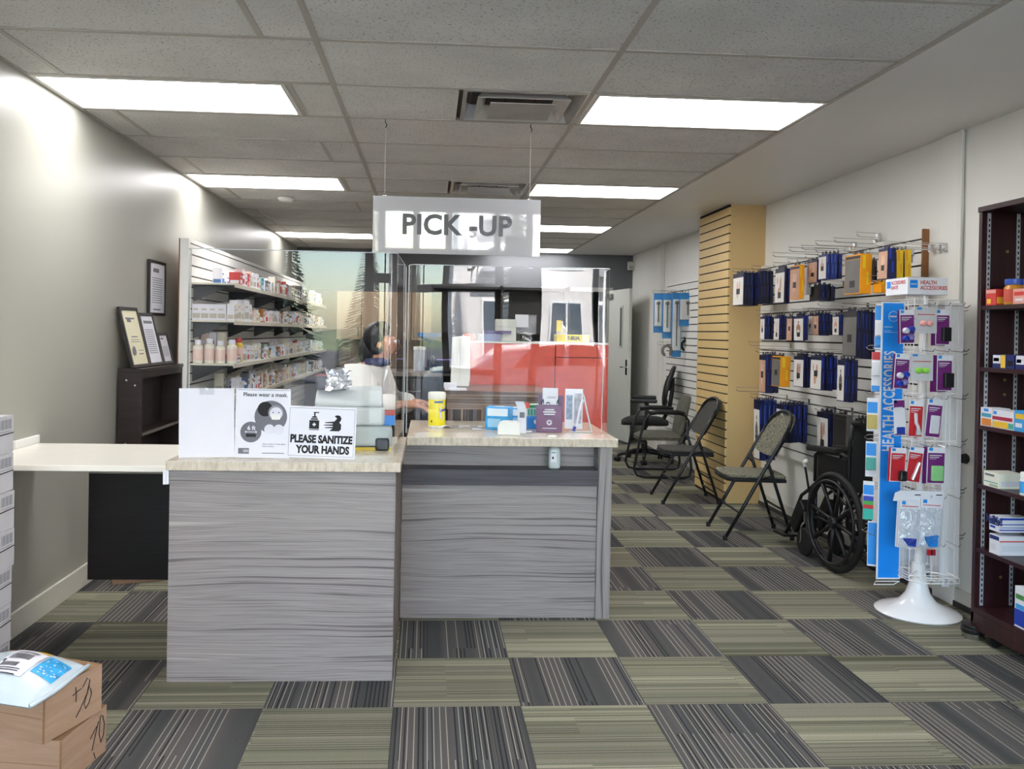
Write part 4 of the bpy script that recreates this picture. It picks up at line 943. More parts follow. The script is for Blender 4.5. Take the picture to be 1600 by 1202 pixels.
def stock_mesh(kind, w, d, h, key):
    """w along the shelf (y), d into the shelf (x)"""
    k = (kind, round(w, 3), round(d, 3), round(h, 3), key)
    if k in STOCK: return STOCK[k]
    body, accent, cap = PAL[key]
    b = MB()
    if kind == 'box':
        b.box(-d/2, d/2, -w/2, w/2, 0, h, mi=0)
        b.box(d/2, d/2+.0006, -w*.42, w*.42, h*.12, h*.42, mi=1); b.box(d/2, d/2+.0006, -w*.35, w*.2, h*.62, h*.72, mi=1)
        b.box(-d*.4, d*.4, -w/2-.0006, -w/2, h*.1, h*.36, mi=1)
    elif kind == 'bottle':
        r = w/2
        b.m = 0; b.lathe([(.001, 0), (r*.95, 0), (r, .004), (r, h*.68), (r*.9, h*.74), (r*.55, h*.79), (r*.55, h*.82)], 14)
        b.m = 1; b.lathe([(r*1.012, h*.12), (r*1.015, h*.13), (r*1.015, h*.58), (r*1.012, h*.6)], 14)
        b.m = 2; b.lathe([(r*.62, h*.81), (r*.66, h*.82), (r*.66, h*.99), (r*.6, h), (.001, h)], 12)
    else:  # tube carton lying flat
        b.box(-d/2, d/2, -w/2, w/2, 0, h, mi=0); b.box(d/2, d/2+.0006, -w*.4, w*.4, h*.2, h*.8, mi=1)
    STOCK[k] = b.mesh('product', [body, accent, cap]); return STOCK[k]
CREAM = mat('stock_cream', '#e7e2d2', .45, var=.03); PALEB = mat('stock_paleblue', '#c3d2e2', .45); PALEP = mat('stock_pink', '#e6cbc0', .45); SAGE = mat('stock_sage', '#9fb79a', .45); AMBER = mat('stock_amber', '#a06a34', .3); STONE = mat('stock_stone', '#b9b2a4', .5); GREYD = mat('stock_slate', '#5f6470', .5); STR = mat('stock_red', '#c8383a', .45); STB = mat('stock_blue', '#3c6fb0', .45); STY = mat('stock_yellow', '#e2c04a', .45); SOFTT = mat('stock_teal', '#3f9aa8', .45)
PAL = {'white': (PAPER, STONE, WHITE), 'cream': (CREAM, STONE, WHITE), 'white and blue': (PAPER, STB, STB), 'white and red': (PAPER, STR, STR), 'white and green': (PAPER, SAGE, SAGE), 'pale blue': (PALEB, PAPER, WHITE), 'pink': (PALEP, PAPER, WHITE), 'red': (STR, PAPER, WHITE), 'teal': (SOFTT, PAPER, WHITE), 'yellow': (STY, PALEP, STR), 'amber': (AMBER, PAPER, WHITE), 'slate': (GREYD, PAPER, WHITE), 'white-capped pale': (CREAM, PALEP, PAPER), 'dark-capped white': (PAPER, CREAM, INK)}
KN = {'box': 'medicine_box', 'bottle': 'medicine_bottle', 'flat': 'medicine_carton'}
KW = {'box': 'box', 'bottle': 'bottle', 'flat': 'flat carton'}
def put(kind, col, w, d, h, x, y, z, label, group, rz=0):
    o = link(KN[kind], stock_mesh(kind, w, d, h, col), None, (x, y, z), (0, 0, rz)); tag(o, label, KW[kind], group); return o
sr = random.Random(21)
def fill(si, start, spec, end):
    """spec: leading items as in the photo, then similar stock to the end of the shelf"""
    y = start; z = SHZ[si]; n = 0
    while y < end:
        if spec: kind, col, w, d, h, gap = spec.pop(0)
        else:
            far = (y-start)/(end-start)
            kind = sr.choice(('box', 'box', 'box', 'bottle', 'bottle')); col = sr.choice(('white', 'cream', 'white', 'white and blue', 'white and red', 'white and green', 'cream', 'pale blue', 'pink', 'slate', 'amber', 'dark-capped white'))
            w = sr.uniform(.05, .085)*(1+.5*far); d = sr.uniform(.05, .09); h = sr.uniform(.07, .135)*(1 if si != 0 else 1.1); gap = sr.uniform(.006, .02+.05*far)
            if kind == 'bottle': w = d = min(w, .065)
        n += 1
        w_, d_ = round(w, 2), round(d, 2); h_ = round(h, 2)
        if kind == 'bottle': d_ = w_
        put(kind, col, w_, d_, h_, SHX1-.012-d_/2-sr.uniform(0, .01), y+w_/2, z+.0006, f"{col} {KW[kind]}, {ordinal(n)} from the near end of the {SNM[si]} shelf", f"stock on the {SNM[si]} left shelf")
        y += w_+gap
fill(0, 6.33, [('box', 'red', .08, .08, .09, .01), ('box', 'white and red', .09, .06, .12, .02), ('box', 'white and red', .07, .05, .09, .04), ('box', 'red', .04, .07, .10, .01), ('box', 'cream', .06, .06, .115, .005), ('box', 'white', .05, .06, .10, .01), ('box', 'white', .13, .05, .125, .01), ('box', 'white and red', .07, .06, .12, .01), ('box', 'cream', .07, .06, .09, .02), ('box', 'teal', .09, .06, .10, .02), ('bottle', 'pale blue', .06, .06, .11, .02), ('box', 'slate', .09, .05, .09, .02)], 11.2)
fill(1, 6.16, [('box', 'white', .06, .05, .11, .006)] + [('box', 'cream', .07, .07, .115, .006), ('box', 'white', .11, .06, .15, .006), ('box', 'cream', .07, .06, .13, .006), ('box', 'white', .17, .06, .16, .008), ('box', 'white', .09, .06, .13, .01), ('bottle', 'white', .06, .06, .10, .01), ('box', 'pink', .08, .06, .09, .01), ('box', 'cream', .1, .06, .09, .02)], 11.25)
fill(2, 6.235, [('flat', 'teal', .20, .12, .03, .01), ('bottle', 'yellow', .075, .07, .18, .03), ('bottle', 'white', .07, .07, .10, .02), ('box', 'white and red', .08, .06, .12, .01), ('box', 'white', .08, .06, .12, .01), ('box', 'cream', .08, .06, .11, .02)], 11.25)
fill(3, 6.40, [('box', 'white', .07, .06, .13, .02), ('box', 'white', .07, .06, .10, .03), ('bottle', 'white and blue', .06, .06, .11, .01), ('box', 'slate', .06, .06, .15, .01), ('bottle', 'dark-capped white', .08, .08, .16, .02), ('box', 'white and blue', .05, .06, .14, .01), ('bottle', 'amber', .06, .06, .12, .02), ('bottle', 'dark-capped white', .06, .06, .12, .02)], 11.25)
# rows that run along the near end of the shelves, from the slats towards the front
for i in range(4): put('box', 'white', .06, .052, .112, -1.652+.058*i, 6.165, SHZ[1]+.0006, f"plain white box at the near end of the second shelf, {ordinal(i+1)} from the slats", 'white boxes at the near end of the second shelf', -PI/2)
for i in range(4): put('bottle', 'white-capped pale', .072, .072, [.165, .175, .16, .17][i], -1.645+.078*(i % 4), 6.175+.01*(i % 2), SHZ[2]+.0006, f"white-capped pale bottle at the near end of the third shelf, {ordinal(i+1)} from the slats", 'pale bottles on the third shelf', -PI/2)
for i in range(3): put('box', ['pink', 'white and red', 'cream', 'slate', 'pink'][i], .052, .1, .22, -1.645+.056*i, 6.40, SHZ[2]+.0006, f"tall {['pink', 'red-banded', 'cream', 'slate', 'rosy'][i]} carton standing behind the pale bottles on the third shelf", 'tall cartons at the back of the third shelf', -PI/2)
put('flat', 'red', .17, .11, .028, SHX1-.075, 6.335, SHZ[2]+.0312, 'flat red carton on top of the teal carton on the third shelf', 'flat cartons on the third shelf', R(4))
for si, zz in enumerate(SHZ):
    y = [6.5, 6.5, 6.75, 6.6][si]; n = 0
    while y < 10.2:   # second row at the back of each shelf
        col = sr.choice(('white', 'cream', 'white and blue', 'white and red', 'white', 'slate', 'cream')); w_, h_ = round(sr.uniform(.07, .11), 2), round(sr.uniform(.09, .15), 2)
        n += 1
        put('box', col, w_, .07, h_, -1.60, y+w_/2, zz+.0006, f"{col} box, {ordinal(n)} of the back row on the {SNM[si]} shelf", f"back row on the {SNM[si]} left shelf"); y += w_+sr.uniform(.03, .2)
# leaning file boards at the near end of the lowest level
t_ = thing('file_board', 'grey boards leaning below the third shelf at the near end', 'board', (-1.6, 6.2, .60)); MB().box(0, .012, 0, .02, 0, .32).build('board', GREYP, t_, rot=(R(0), R(14), 0)); MB().box(0, .012, .03, .05, 0, .3).build('board', TEAL, t_, rot=(0, R(18), 0))
# ------------------------------------------------------------------ dark bookcase on the left and the certificates
bc = thing('bookcase', 'low dark espresso bookcase standing along the left wall under the certificates', 'bookcase', (XL+.016, 5.21, 0))
BH = 1.168
MB().box(0, .14, 0, .022, 0, BH-.022).build('side_panel', DWOOD, bc, bevel=.002); MB().box(0, .14, .812, .834, 0, BH-.022).build('side_panel', DWOOD, bc, bevel=.002)
MB().box(0, .145, -.004, .838, BH-.022, BH).build('top', DWOOD, bc, bevel=.002); MB().box(0, .006, .022, .812, 0, BH-.022).build('back_panel', DWOOD, bc)
for z in (.02, .40, .76):
    s_ = MB().box(.006, .135, .022, .812, z, z+.02).build('shelf', DWOOD, bc); MB().box(.135, .1365, .022, .812, z+.001, z+.019).build('pale_edge', mat('edge_pale', '#77706a', .5), s_)
b = MB(); b.box(.12, .138, .022, .812, BH-.06, BH-.022); b.build('top_rail', DWOOD, bc)
for (x, z) in ((.05, BH-.07), (.1, BH-.1), (.05, .72), (.05, .40)): MB().lathe([(.001, -.002), (.006, -.002), (.006, 0)], 10, axis='y').build('cam_bolt', METAL, bc, (x, 0, z))
FRAMEB = mat('frame_black', '#1a1413', .35)
def certificate(name, label, y0, w, h, papermat, lean, loc, deco):
    """stands facing +x, leaning back on the wall"""
    t_ = thing(name, label, 'picture frame', loc)
    H = bpy.data.objects.new('leaning_frame', None)
    bd = .02; rot = (0, R(-lean), 0)
    b = MB(); b.box(-.02, 0, 0, bd, 0, h); b.box(-.02, 0, w-bd, w, 0, h); b.box(-.02, 0, bd, w-bd, 0, bd); b.box(-.02, 0, bd, w-bd, h-bd, h); b.build('frame', FRAMEB, t_, rot=rot, bevel=.002)
    MB().box(-.012, -.006, bd, w-bd, bd, h-bd).build('sheet', papermat, t_, rot=rot)
    d_ = MB()
    for (a, c, z0, z1) in deco: d_.box(-.006, -.0055, bd+(w-2*bd)*a, bd+(w-2*bd)*c, bd+(h-2*bd)*z0, bd+(h-2*bd)*z1)
    d_.build('print', INKG, t_, rot=rot); return t_
lines = [(.15, .85, .2+.045*i, .215+.045*i) for i in range(12)]
c1 = certificate('certificate', 'cream certificate in black frame, leftmost of the three leaning on the dark bookcase', 0, .31, .375, PAPER_C, 14, (XL+.122, 5.17, BH+.005), [(.25, .5, .78, .86), (.3, .7, .5, .52), (.25, .75, .45, .46), (.2, .8, .41, .42), (.55, .85, .18, .20), (.55, .9, .25, .26)])
b = MB(); b.lathe([(.018, -.0004), (.028, -.0004), (.028, .0004), (.018, .0004)], 20, axis='x'); b.build('round_seal', INKG, c1, (-.0055+.085*-math.sin(R(14)), .085, .10), (0, R(-14), 0))
MB().box(-.0056, -.0050, .07, .22, .30, .31).build('print_line', INKG, c1, rot=(0, R(-14), 0))
certificate('certificate', 'white printed certificate in black frame, middle of the three on the dark bookcase', 0, .272, .345, PAPER, 14, (XL+.122, 5.484, BH+.005), lines+[(.2, .9, .84, .9)])
certificate('certificate', 'smallest black framed certificate leaning on the dark bookcase', 0, .20, .215, PAPER, 14, (XL+.122, 5.765, BH+.005), lines[:9]+[(.2, .5, .85, .92)])
fr = certificate('wall_certificate', 'black framed certificate hanging on the left wall above the bookcase', 0, .345, .37, PAPER, 0, (XL+.0215, 5.745, 1.495), lines+[(.2, .6, .82, .9), (.25, .75, .05, .08)])

# ------------------------------------------------------------------ stack of white cartons
CART = mat('carton_white', '#cfcdd0', .6, var=.03); GAP = mat('carton_gap', '#2a2a2e', .8)
BH_ = .1365
CLAB = ['lowest white carton of the stack by the left wall, behind the parcel', 'second white carton from the bottom of the stack by the left wall', 'third white carton from the bottom of the stack by the left wall', 'fourth white carton from the bottom of the stack by the left wall', 'fourth white carton from the top of the stack by the left wall', 'third white carton from the top of the stack by the left wall', 'second white carton from the top of the stack by the left wall', 'topmost white carton of the stack by the left wall']
for i in range(8):
    dx = [0, .0, .0, .002, .010, .006, .002, .0][i]
    t_ = thing('white_carton', CLAB[i], 'carton', (-1.684+dx, 2.98, i*BH_), R([0, .5, -.3, .3, .5, -.3, .3, 0][i]), 'white cartons by the left wall')
    MB().box(-.18, .18, -.22, .215, .001, BH_-.002).build('body', CART, t_, bevel=.0015)
    b = MB(); b.prism([(-.22, .062), (.214, .070), (.214, .0735), (-.22, .067)], .1796, .1812, lambda u, v_, a: Vector((a, u, v_))); b.build('flap_gap', GAP, t_)
    b = MB()
    for q in range(10): b.box(.1797, .1806, .118+q*.0085, .118+q*.0085+(.006 if q % 3 else .0035), .088, .122)
    b.build('barcode', mat('barcode_grey', '#98989e', .7), t_)
    b = MB(); b.box(.1797, .1806, -.06, .10, .110, .1125); b.box(.1797, .1806, -.02, .09, .100, .102); b.box(.1797, .1806, .12, .20, .079, .0805); b.build('printed_text', INKG, t_)
    b = MB()
    for q in range(22): b.box(.1785, .1812, -.22+q*.0197, -.22+q*.0197+.011, BH_-.006, BH_-.0002)
    b.build('perforated_edge', CART, t_)

# ------------------------------------------------------------------ cardboard boxes and the mailer
def cardbox(label, c_right, ang, w, d, h, z):
    """c_right: far right bottom corner; ang: direction of the right face"""
    t_ = thing('cardboard_box', label, 'cardboard box', (c_right.x, c_right.y, z), ang)
    # local: right face lies on x=0 from y=-w..0, box extends to x=-d
    MB().box(-d, 0, -w, 0, .0008, h-.0008).build('body', CARD, t_, bevel=.002)
    b = MB(); b.box(-d, .0012, -w*.012-.003, -.0, h*.0+.002, h-.002) if False else None
    MB().box(-.0035, .001, -w-.001, -w+.0035, .004, h-.004).build('corner_crease', CARD2, t_)
    MB().box(-d*.98, -.01, -w-.0008, -w+.001, h*.485, h*.5).build('flap_seam', CARD2, t_)
    MB().box(-d*.98, -.004, -w*.51, -w*.49, h-.0012, h+.0002).build('top_seam', CARD2, t_)
    MB().box(-d, 0, -w-.0003, 0, h-.0016, h-.0006).build('top_edge', CARD2, t_, bevel=.0005)
    return t_
A, B_ = atZ(160, 1036, .316), atZ(69, 1083, .316)
e = (A-B_); L = e.length; ang = math.atan2(-e.x, e.y)
up_ = cardbox('upper cardboard box with a scrawled mark, under the mailer bag', A, ang, L, .37, .156, .158)
A2, B2 = atZ(167, 1100, .158), atZ(95, 1157, .158); e2 = A2-B2
lo_ = cardbox('lower cardboard box on the floor with a scrawled mark', A2, math.atan2(-e2.x, e2.y), e2.length, .375, .157, 0)
def scrawl(parent, w, h, strokes, r=.0014):
    b = MB()
    for st in strokes: b.tube([(.0012, -w+w*u, h*v_) for u, v_ in st], r, 5)
    b.build('marker_scrawl', INK, parent)
scrawl(up_, L, .156, [[(.47, .66), (.56, .70), (.62, .71)], [(.52, .8), (.53, .6), (.525, .5)], [(.64, .72), (.72, .86), (.77, .80), (.72, .55), (.6, .30), (.53, .18)], [(.76, .68), (.67, .36), (.70, .25), (.76, .34), (.80, .5), (.78, .62)]])
scrawl(lo_, e2.length, .157, [[(.62, .55), (.72, .66), (.76, .7)], [(.66, .28), (.72, .5), (.8, .78)], [(.84, .86), (.82, .5), (.86, .3), (.92, .4), (.94, .62), (.9, .82), (.86, .86)], [(.7, .2), (.74, .05)]])
text('AT BOXES', .022, INK, up_, (-.128, -L-.0012, .118), (PI/2, 0, 0), bold=.03, sx=.9)
mb = thing('mailer_bag', 'plump white and blue poly mailer bag with shipping label on the cardboard box', 'parcel', (A.x-.225, A.y-.155, .3165), ang+R(9))
MLW = mat('mailer_white', '#c6d3da', .28, var=.03, bump=.3, bscale=14); MLB = mat('mailer_blue', '#2aa3e4', .28, var=.35, scale=30)
W_, H_ = .37, .30
def mz(u, v_): return .004+.066*(max(0, math.sin(PI*u))**.45)*(max(0, math.sin(PI*v_))**.4)+.004*math.sin(9*u+4*v_)*math.sin(PI*u)*math.sin(PI*v_)
def mp(u, v_, lift=0): return Vector(((u-.5)*W_+.008*math.sin(5*v_), (v_-.5)*H_+.012*math.sin(4*u), mz(u, v_)+lift))
b = MB(); b.grid(lambda u, v_: mp(u, v_), 30, 24); b.grid(lambda u, v_: Vector((mp(u, v_).x, mp(u, v_).y, .001)), 6, 5); b.build('bag', MLW, mb, smooth=True)
def patch(u0, u1, v0, v1, mm, nm, lift=.0015, n=8): return MB().grid(lambda u, v_: mp(u0+(u1-u0)*u, v0+(v1-v0)*v_, lift), n, n).build(nm, mm, mb, smooth=True)
patch(.76, .96, .34, .76, MLB, 'blue_print'); patch(.36, .52, .03, .2, MLB, 'blue_print'); patch(.60, .71, .80, .90, mat('mailer_yellow', '#f0c020', .4), 'yellow_print')
patch(.44, .74, .22, .76, PAPER, 'shipping_label', .003)
b = MB(); q = random.Random(4); u = .47
while u < .66:
    w = q.choice((.003, .005, .007)); b.grid(lambda a, c, u=u, w=w: mp(u+w*a, .48+.14*c, .0042), 1, 4); u += w+q.choice((.003, .004, .006))
u = .47
while u < .62:
    w = q.choice((.004, .007)); b.grid(lambda a, c, u=u, w=w: mp(u+w*a, .34+.07*c, .0042), 1, 3); u += w+q.choice((.004, .006))
b.build('barcode', INK, mb)
b = MB()
for v_ in (.68, .65, .30, .27, .22): b.grid(lambda a, c, v_=v_: mp(.48+.2*a, v_+.012*c, .0042), 8, 1)
b.grid(lambda a, c: mp(.45+.02*a, .42+.05*c, .0042), 1, 1); b.build('label_text', INK, mb)
wp = random.Random(8)
for (u0, u1, v0, v1) in ((.78, .94, .37, .73), (.38, .5, .05, .18)):
    b = MB()
    for q in range(26):
        cu_, cv_, rr_ = wp.uniform(u0, u1), wp.uniform(v0, v1), wp.uniform(.004, .012)
        b._add([mp(cu_+rr_*math.cos(k*PI/4), cv_+rr_*1.2*math.sin(k*PI/4), .0032) for k in range(8)], [tuple(range(8))])
    b.build('bubble_print', PAPER, mb)
b = MB(); b.tube([mp(1.0, v_/10, .006) for v_ in range(11)], .007, 8); b.build('rolled_seam', MLW, mb, smooth=True)
MB().grid(lambda a, c: mp(.42+.15*a, .84+.03*c, .0015), 6, 2).build('printed_text', mat('mailer_pale', '#9fb9d8', .5), mb)
# little flat box behind the gate
p = atZ(205, 912, 0)
t_ = thing('flat_cardboard', 'flat brown cardboard piece on the carpet behind the swing gate', 'cardboard', (p.x+.02, p.y+.13, 0), R(20))
MB().box(-.16, .16, -.12, .12, .001, .05).build('tray', CARD, t_, bevel=.003); MB().box(-.02, .16, -.1215, -.12, .02, .028).build('red_line', mat('line_red', '#b04a3a', .6), t_)
# ------------------------------------------------------------------ packages on the right slatwall
WALLX = XR-.034
def pack_mesh(kind, w, d, h, front, sidec):
    """hang box: local -x is the front, w along y, d along x, top hang tab; origin at top hook point"""
    k = ('pack', kind, round(w, 2), round(d, 3), round(h, 2), front, sidec)
    return k
PK = {}
pq = random.Random(11)
FRONTS = {'white': WCARD, 'skin': SKIN, 'grey': GREYC, 'charcoal': CHARC, 'navy': NAVY, 'orange': ORANGE, 'yellow': YELLOW, 'pale': PALE}
SIDES = {'navy': NAVY, 'navyd': NAVYD, 'blue': NAVY2, 'orange': ORANGE, 'yellow': YELLOW, 'grey': GREYC, 'charcoal': CHARC, 'pale': PALE, 'white': WCARD}
SCN = {'navy': 'navy', 'navyd': 'dark navy', 'blue': 'bright navy', 'orange': 'orange-sided', 'yellow': 'yellow-sided', 'grey': 'grey', 'charcoal': 'charcoal', 'pale': 'pale blue', 'white': 'white'}
def package(w, d, h, front, sidec, loc, rz, ry, label, group, first):
    t_ = thing('brace_package', label, 'package', loc, rz, group); t_.rotation_euler = (0, ry, rz)
    k = (w, d, h, front, sidec, first)
    if k not in PK:
        m_ = {}
        m_['carton'] = (MB().box(-d/2, d/2, -w/2, w/2, -h, -.022).mesh('carton', SIDES[sidec]), None)
        b = MB(); b.box(-.0008, .0008, -w*.3, -.012, -.024, 0); b.box(-.0008, .0008, .012, w*.3, -.024, 0); b.box(-.0008, .0008, -.012, .012, -.024, -.014)
        m_['hang_tab'] = (b.mesh('hang_tab', NAVYD if sidec not in ('orange', 'yellow', 'grey', 'charcoal') else CHARC), None)
        b = MB(); b.box(-d*.32, -d*.05, -w/2-.0006, -w/2, -h*.42, -h*.12); b.box(d*.05, d*.25, -w/2-.0006, -w/2, -h*.8, -h*.5)
        m_['side_print'] = (b.mesh('side_print', {'navy': BLUED, 'navyd': NAVY2, 'blue': mat('side_lightblue', '#4a62b8', .45), 'orange': YELLOW, 'yellow': ORANGE}.get(sidec, GREYC)), None)
        if first:
            m_['front_panel'] = (MB().box(-d/2-.001, -d/2, -w*.47, w*.47, -h*.98, -h*.2).mesh('front_panel', FRONTS[front]), None)
            b = MB()
            if front in ('white', 'skin', 'pale', 'grey'):
                # printed photo of a wearer: torso and limbs as flat shapes
                X_ = -d/2-.0014
                def e(cy, cz, ry_, rz_, n=12): b._add([(X_, cy+ry_*math.cos(2*PI*i/n), cz+rz_*math.sin(2*PI*i/n)) for i in range(n)], [tuple(range(n))])
                st_ = pq.randrange(3)
                if st_ == 0: e(0, -h*.33, w*.07, h*.04); e(0, -h*.5, w*.14, h*.12); e(w*.17, -h*.58, w*.05, h*.14); e(-w*.17, -h*.58, w*.05, h*.14)
                elif st_ == 1: e(-w*.1, -h*.5, w*.09, h*.2); e(w*.05, -h*.72, w*.12, h*.14); e(w*.22, -h*.4, w*.06, h*.1)
                else: e(w*.05, -h*.55, w*.11, h*.26); e(-w*.15, -h*.45, w*.06, h*.16)
                m_['printed_figure'] = (b.mesh('printed_figure', pq.choice((SKIN, mat('skin_light', '#dcbfae', .5), mat('skin_brown', '#a87c62', .5), GREYC)) if front != 'skin' else mat('skin_pale', '#e0bca6', .5)), None)
                b = MB(); zc = pq.uniform(.5, .75); b.box(X_-.0004, X_, -w*.17, w*.15, -h*(zc+.13), -h*(zc-.03)); m_['printed_brace'] = (b.mesh('printed_brace', CHARC), None)
            m_['top_band'] = (MB().box(-d/2-.001, -d/2, -w*.47, w*.47, -h*.19, -.03).mesh('top_band', NAVYD if front not in ('grey', 'charcoal') else CHARC), None)
        PK[k] = m_
    for nm, (me, _) in PK[k].items(): link(nm, me, t_)
    return t_
def hook(name, y, x0, z, label, group):
    t_ = thing('peg_hook', label, 'hook', (WALLX, y, z), 0, group)
    L = WALLX-x0
    b = MB(); b.tube([(0, -.008, 0), (-L+.02, -.008, .004), (-L+.002, -.008, .012), (-L, -.008, .02)], .0026, 6); b.tube([(0, .008, .03), (-L*.96, .008, .034), (-L, .008, .036)], .002, 6)
    b.build('prongs', METAL, t_); MB().box(-.004, .012, -.014, .014, -.012, .03).build('back_clip', METAL, t_)
    return t_
ROWS = {
 # zoomed photo coordinates (origin 1130,340; 3.006x): front left, front right = corner, right end of sides, top, bottom, front, side, count, front plane X
 'top': [(45, 95, 165, 248, 412, 'white', 'navyd', 4, 2.47), (168, 170, 236, 238, 405, 'navy', 'navyd', 4, 2.58), (242, 288, 312, 222, 405, 'white', 'navy', 2, 2.47),
         (312, 360, 386, 205, 380, 'skin', 'orange', 1, 2.45), (388, 390, 415, 203, 362, 'pale', 'pale', 1, 2.56), (396, 440, 462, 185, 306, 'skin', 'navyd', 1, 2.52),
         (448, 483, 558, 155, 290, 'white', 'blue', 4, 2.50), (404, 455, 525, 305, 392, 'charcoal', 'navyd', 3, 2.60), (570, 640, 700, 150, 352, 'grey', 'orange', 1, 2.44),
         (692, 712, 724, 185, 300, 'charcoal', 'charcoal', 1, 2.56), (726, 770, 812, 125, 290, 'skin', 'navy', 1, 2.46), (728, 740, 772, 288, 358, 'orange', 'orange', 1, 2.52), (806, 812, 846, 135, 300, 'charcoal', 'yellow', 1, 2.54), (846, 849, 882, 135, 300, 'charcoal', 'yellow', 1, 2.63)],
 'second': [(172, 194, 238, 450, 572, 'white', 'navy', 3, 2.58), (240, 262, 300, 450, 575, 'white', 'navy', 3, 2.58), (302, 324, 340, 448, 578, 'skin', 'navyd', 1, 2.56), (328, 376, 400, 445, 578, 'white', 'navy', 2, 2.50),
            (396, 420, 436, 442, 550, 'white', 'navyd', 1, 2.58), (422, 446, 515, 440, 550, 'skin', 'navyd', 4, 2.56), (516, 544, 582, 442, 552, 'white', 'blue', 2, 2.60), (562, 628, 648, 420, 655, 'grey', 'navyd', 1, 2.46), (640, 650, 715, 425, 662, 'navy', 'navy', 4, 2.54)],
 'third': [(166, 196, 262, 630, 822, 'skin', 'navy', 3, 2.50), (226, 268, 322, 640, 798, 'grey', 'orange', 1, 2.48), (330, 377, 412, 640, 800, 'white', 'navyd', 3, 2.49), (412, 460, 535, 635, 815, 'white', 'navy', 4, 2.49), (537, 568, 634, 655, 866, 'white', 'navy', 4, 2.55)],
 'bottom': [(140, 168, 250, 845, 1145, 'white', 'blue', 4, 2.56), (246, 280, 396, 865, 1060, 'white', 'navy', 5, 2.58), (436, 489, 535, 905, 1115, 'white', 'navy', 2, 2.71), (515, 580, 612, 912, 1110, 'charcoal', 'grey', 1, 2.72), (640, 650, 690, 930, 1080, 'charcoal', 'charcoal', 2, 2.72)]}
FN = {'white': 'white-fronted', 'skin': 'photo-fronted', 'grey': 'grey-fronted', 'charcoal': 'charcoal-fronted', 'navy': 'navy-fronted', 'pale': 'pale-fronted', 'orange': 'orange-fronted', 'yellow': 'yellow-fronted'}
for rn, L_ in ROWS.items():
    for gi, (xa_, xc, xe, ya, yb_, fr_, sd_, n, Xf) in enumerate(L_):
        P = lambda zx, zy: (1130+zx/3.006, 340+zy/3.006)
        cnr = atX(*P(xc, (ya+yb_)/2), Xf); yn = cnr.y
        yf = atX(*P(xa_, (ya+yb_)/2), Xf).y; w = max(.09, min(.25, yf-yn))
        Xb = atY(*P(xe, (ya+yb_)/2), yn).x; Xb = min(Xb, WALLX-.004)
        zt_ = atX(*P(xc, ya), Xf).z; zb_ = atX(*P(xc, yb_), Xf).z
        h = round(zt_-zb_, 2); d = (Xb-Xf)/n; yc = yn+w/2
        if yc+w/2 > 7.15: yc = 7.15-w/2
        where = f"{rn} row, {ordinal(gi+1)} cluster from the beige column"
        hook('peg_hook', yc, Xf-.05, zt_-.012, f"metal peg hook on the right slatwall, {where}", 'peg hooks on the right slatwall')
        for i in range(n):
            s_ = sd_
            if sd_ == 'navy' and pq.random() < .35: s_ = 'navyd'
            elif sd_ == 'navyd' and pq.random() < .25: s_ = 'navy'
            elif sd_ == 'blue' and pq.random() < .3: s_ = 'navy'
            nm_ = f"{FN[fr_]} package" if i == 0 else f"{SCN[s_]} package, {ordinal(i+1)} on its hook"
            package(round(w, 2), round(d*.88, 3), h, fr_, s_, (Xf+d*(i+.5), yc+pq.uniform(-.004, .004), zt_+pq.uniform(-.004, .004)), R(pq.uniform(-1.5, 1.5)), R(pq.uniform(-1, 1)), f"{nm_}, {where}", f"packages in the {rn} row of the right slatwall", i == 0)
# empty long hooks seen above and between the rows
for i, (px, py, pe_) in enumerate(((1207, 402, 1250), (1233, 394, 1290), (1252, 391, 1275), (1274, 384, 1320), (1303, 380, 1350), (1338, 371, 1410), (1150, 612, 1200), (1170, 541, 1215), (1277, 479, 1310))):
    X0 = 2.47 if i < 3 or i > 5 else (2.54 if i < 5 else 2.67); y = atX(px, py, X0).y; z = atX(px, py, X0).z
    if y > 7.1: X0 = 2.36; y = atX(px, py, X0).y; z = atX(px, py, X0).z
    hook('peg_hook', y, X0, z, (f"empty wire hook above the top row of packages, {ordinal(i+1)} from the beige column" if i < 6 else ["long empty wire hook reaching past the beige column above the bottom row", "short empty wire hook beside the beige column above the third row", "empty wire hook above the middle of the second row"][i-6]), 'empty hooks on the right slatwall')

# ------------------------------------------------------------------ blue packages on the far slatwall
BLP = mat('package_blue', '#1f7fc4', .4); CLR = mat('blister_pale', '#cfd3d4', .25, var=.1)
for i, (px, w_, ya, yb_, lab) in enumerate(((1029, 14, 459, 520, 'shortest blue and clear hanging package on the far slatwall, nearest the back corner'), (1043, 14, 459, 529, 'second blue and clear hanging package on the far slatwall'), (1058, 15, 458, 558, 'longest blue and clear hanging package on the far slatwall'), (1079, 26, 458, 510, 'widest blue and clear hanging package, beside the beige column'))):
    Y = 9.5-.1*i; c = atY(px-(4 if i == 3 else 0), ya, Y); bt = atY(px, yb_, Y); w = w_/1338*Y; h = c.z-bt.z
    t_ = thing('aid_package', lab, 'package', (c.x, Y, c.z), R(-10), 'blue packages on the far slatwall')
    MB().box(-w/2, w/2, 0, .02, -h, 0).build('backing_card', BLP, t_); MB().box(-w/2+.008, w/2-.008, -.018, 0, -h+.07, -.07).build('blister', CLR, t_, bevel=.006)
    b = MB(); b.tube([(0, -.02, -.1), (0, -.02, -h+.12)], .008, 6); b.lathe([(.001, -.004), (.022, -.004), (.022, .004), (.001, .004)], 12, (0, -.021, -.11), 'y'); b.build('tool', GREYC, t_)
    hook('peg_hook', Y+.03, c.x-.06, c.z+.0, f"white hook holding the {ordinal(i+1)} blue package on the far slatwall", 'hooks on the far slatwall')
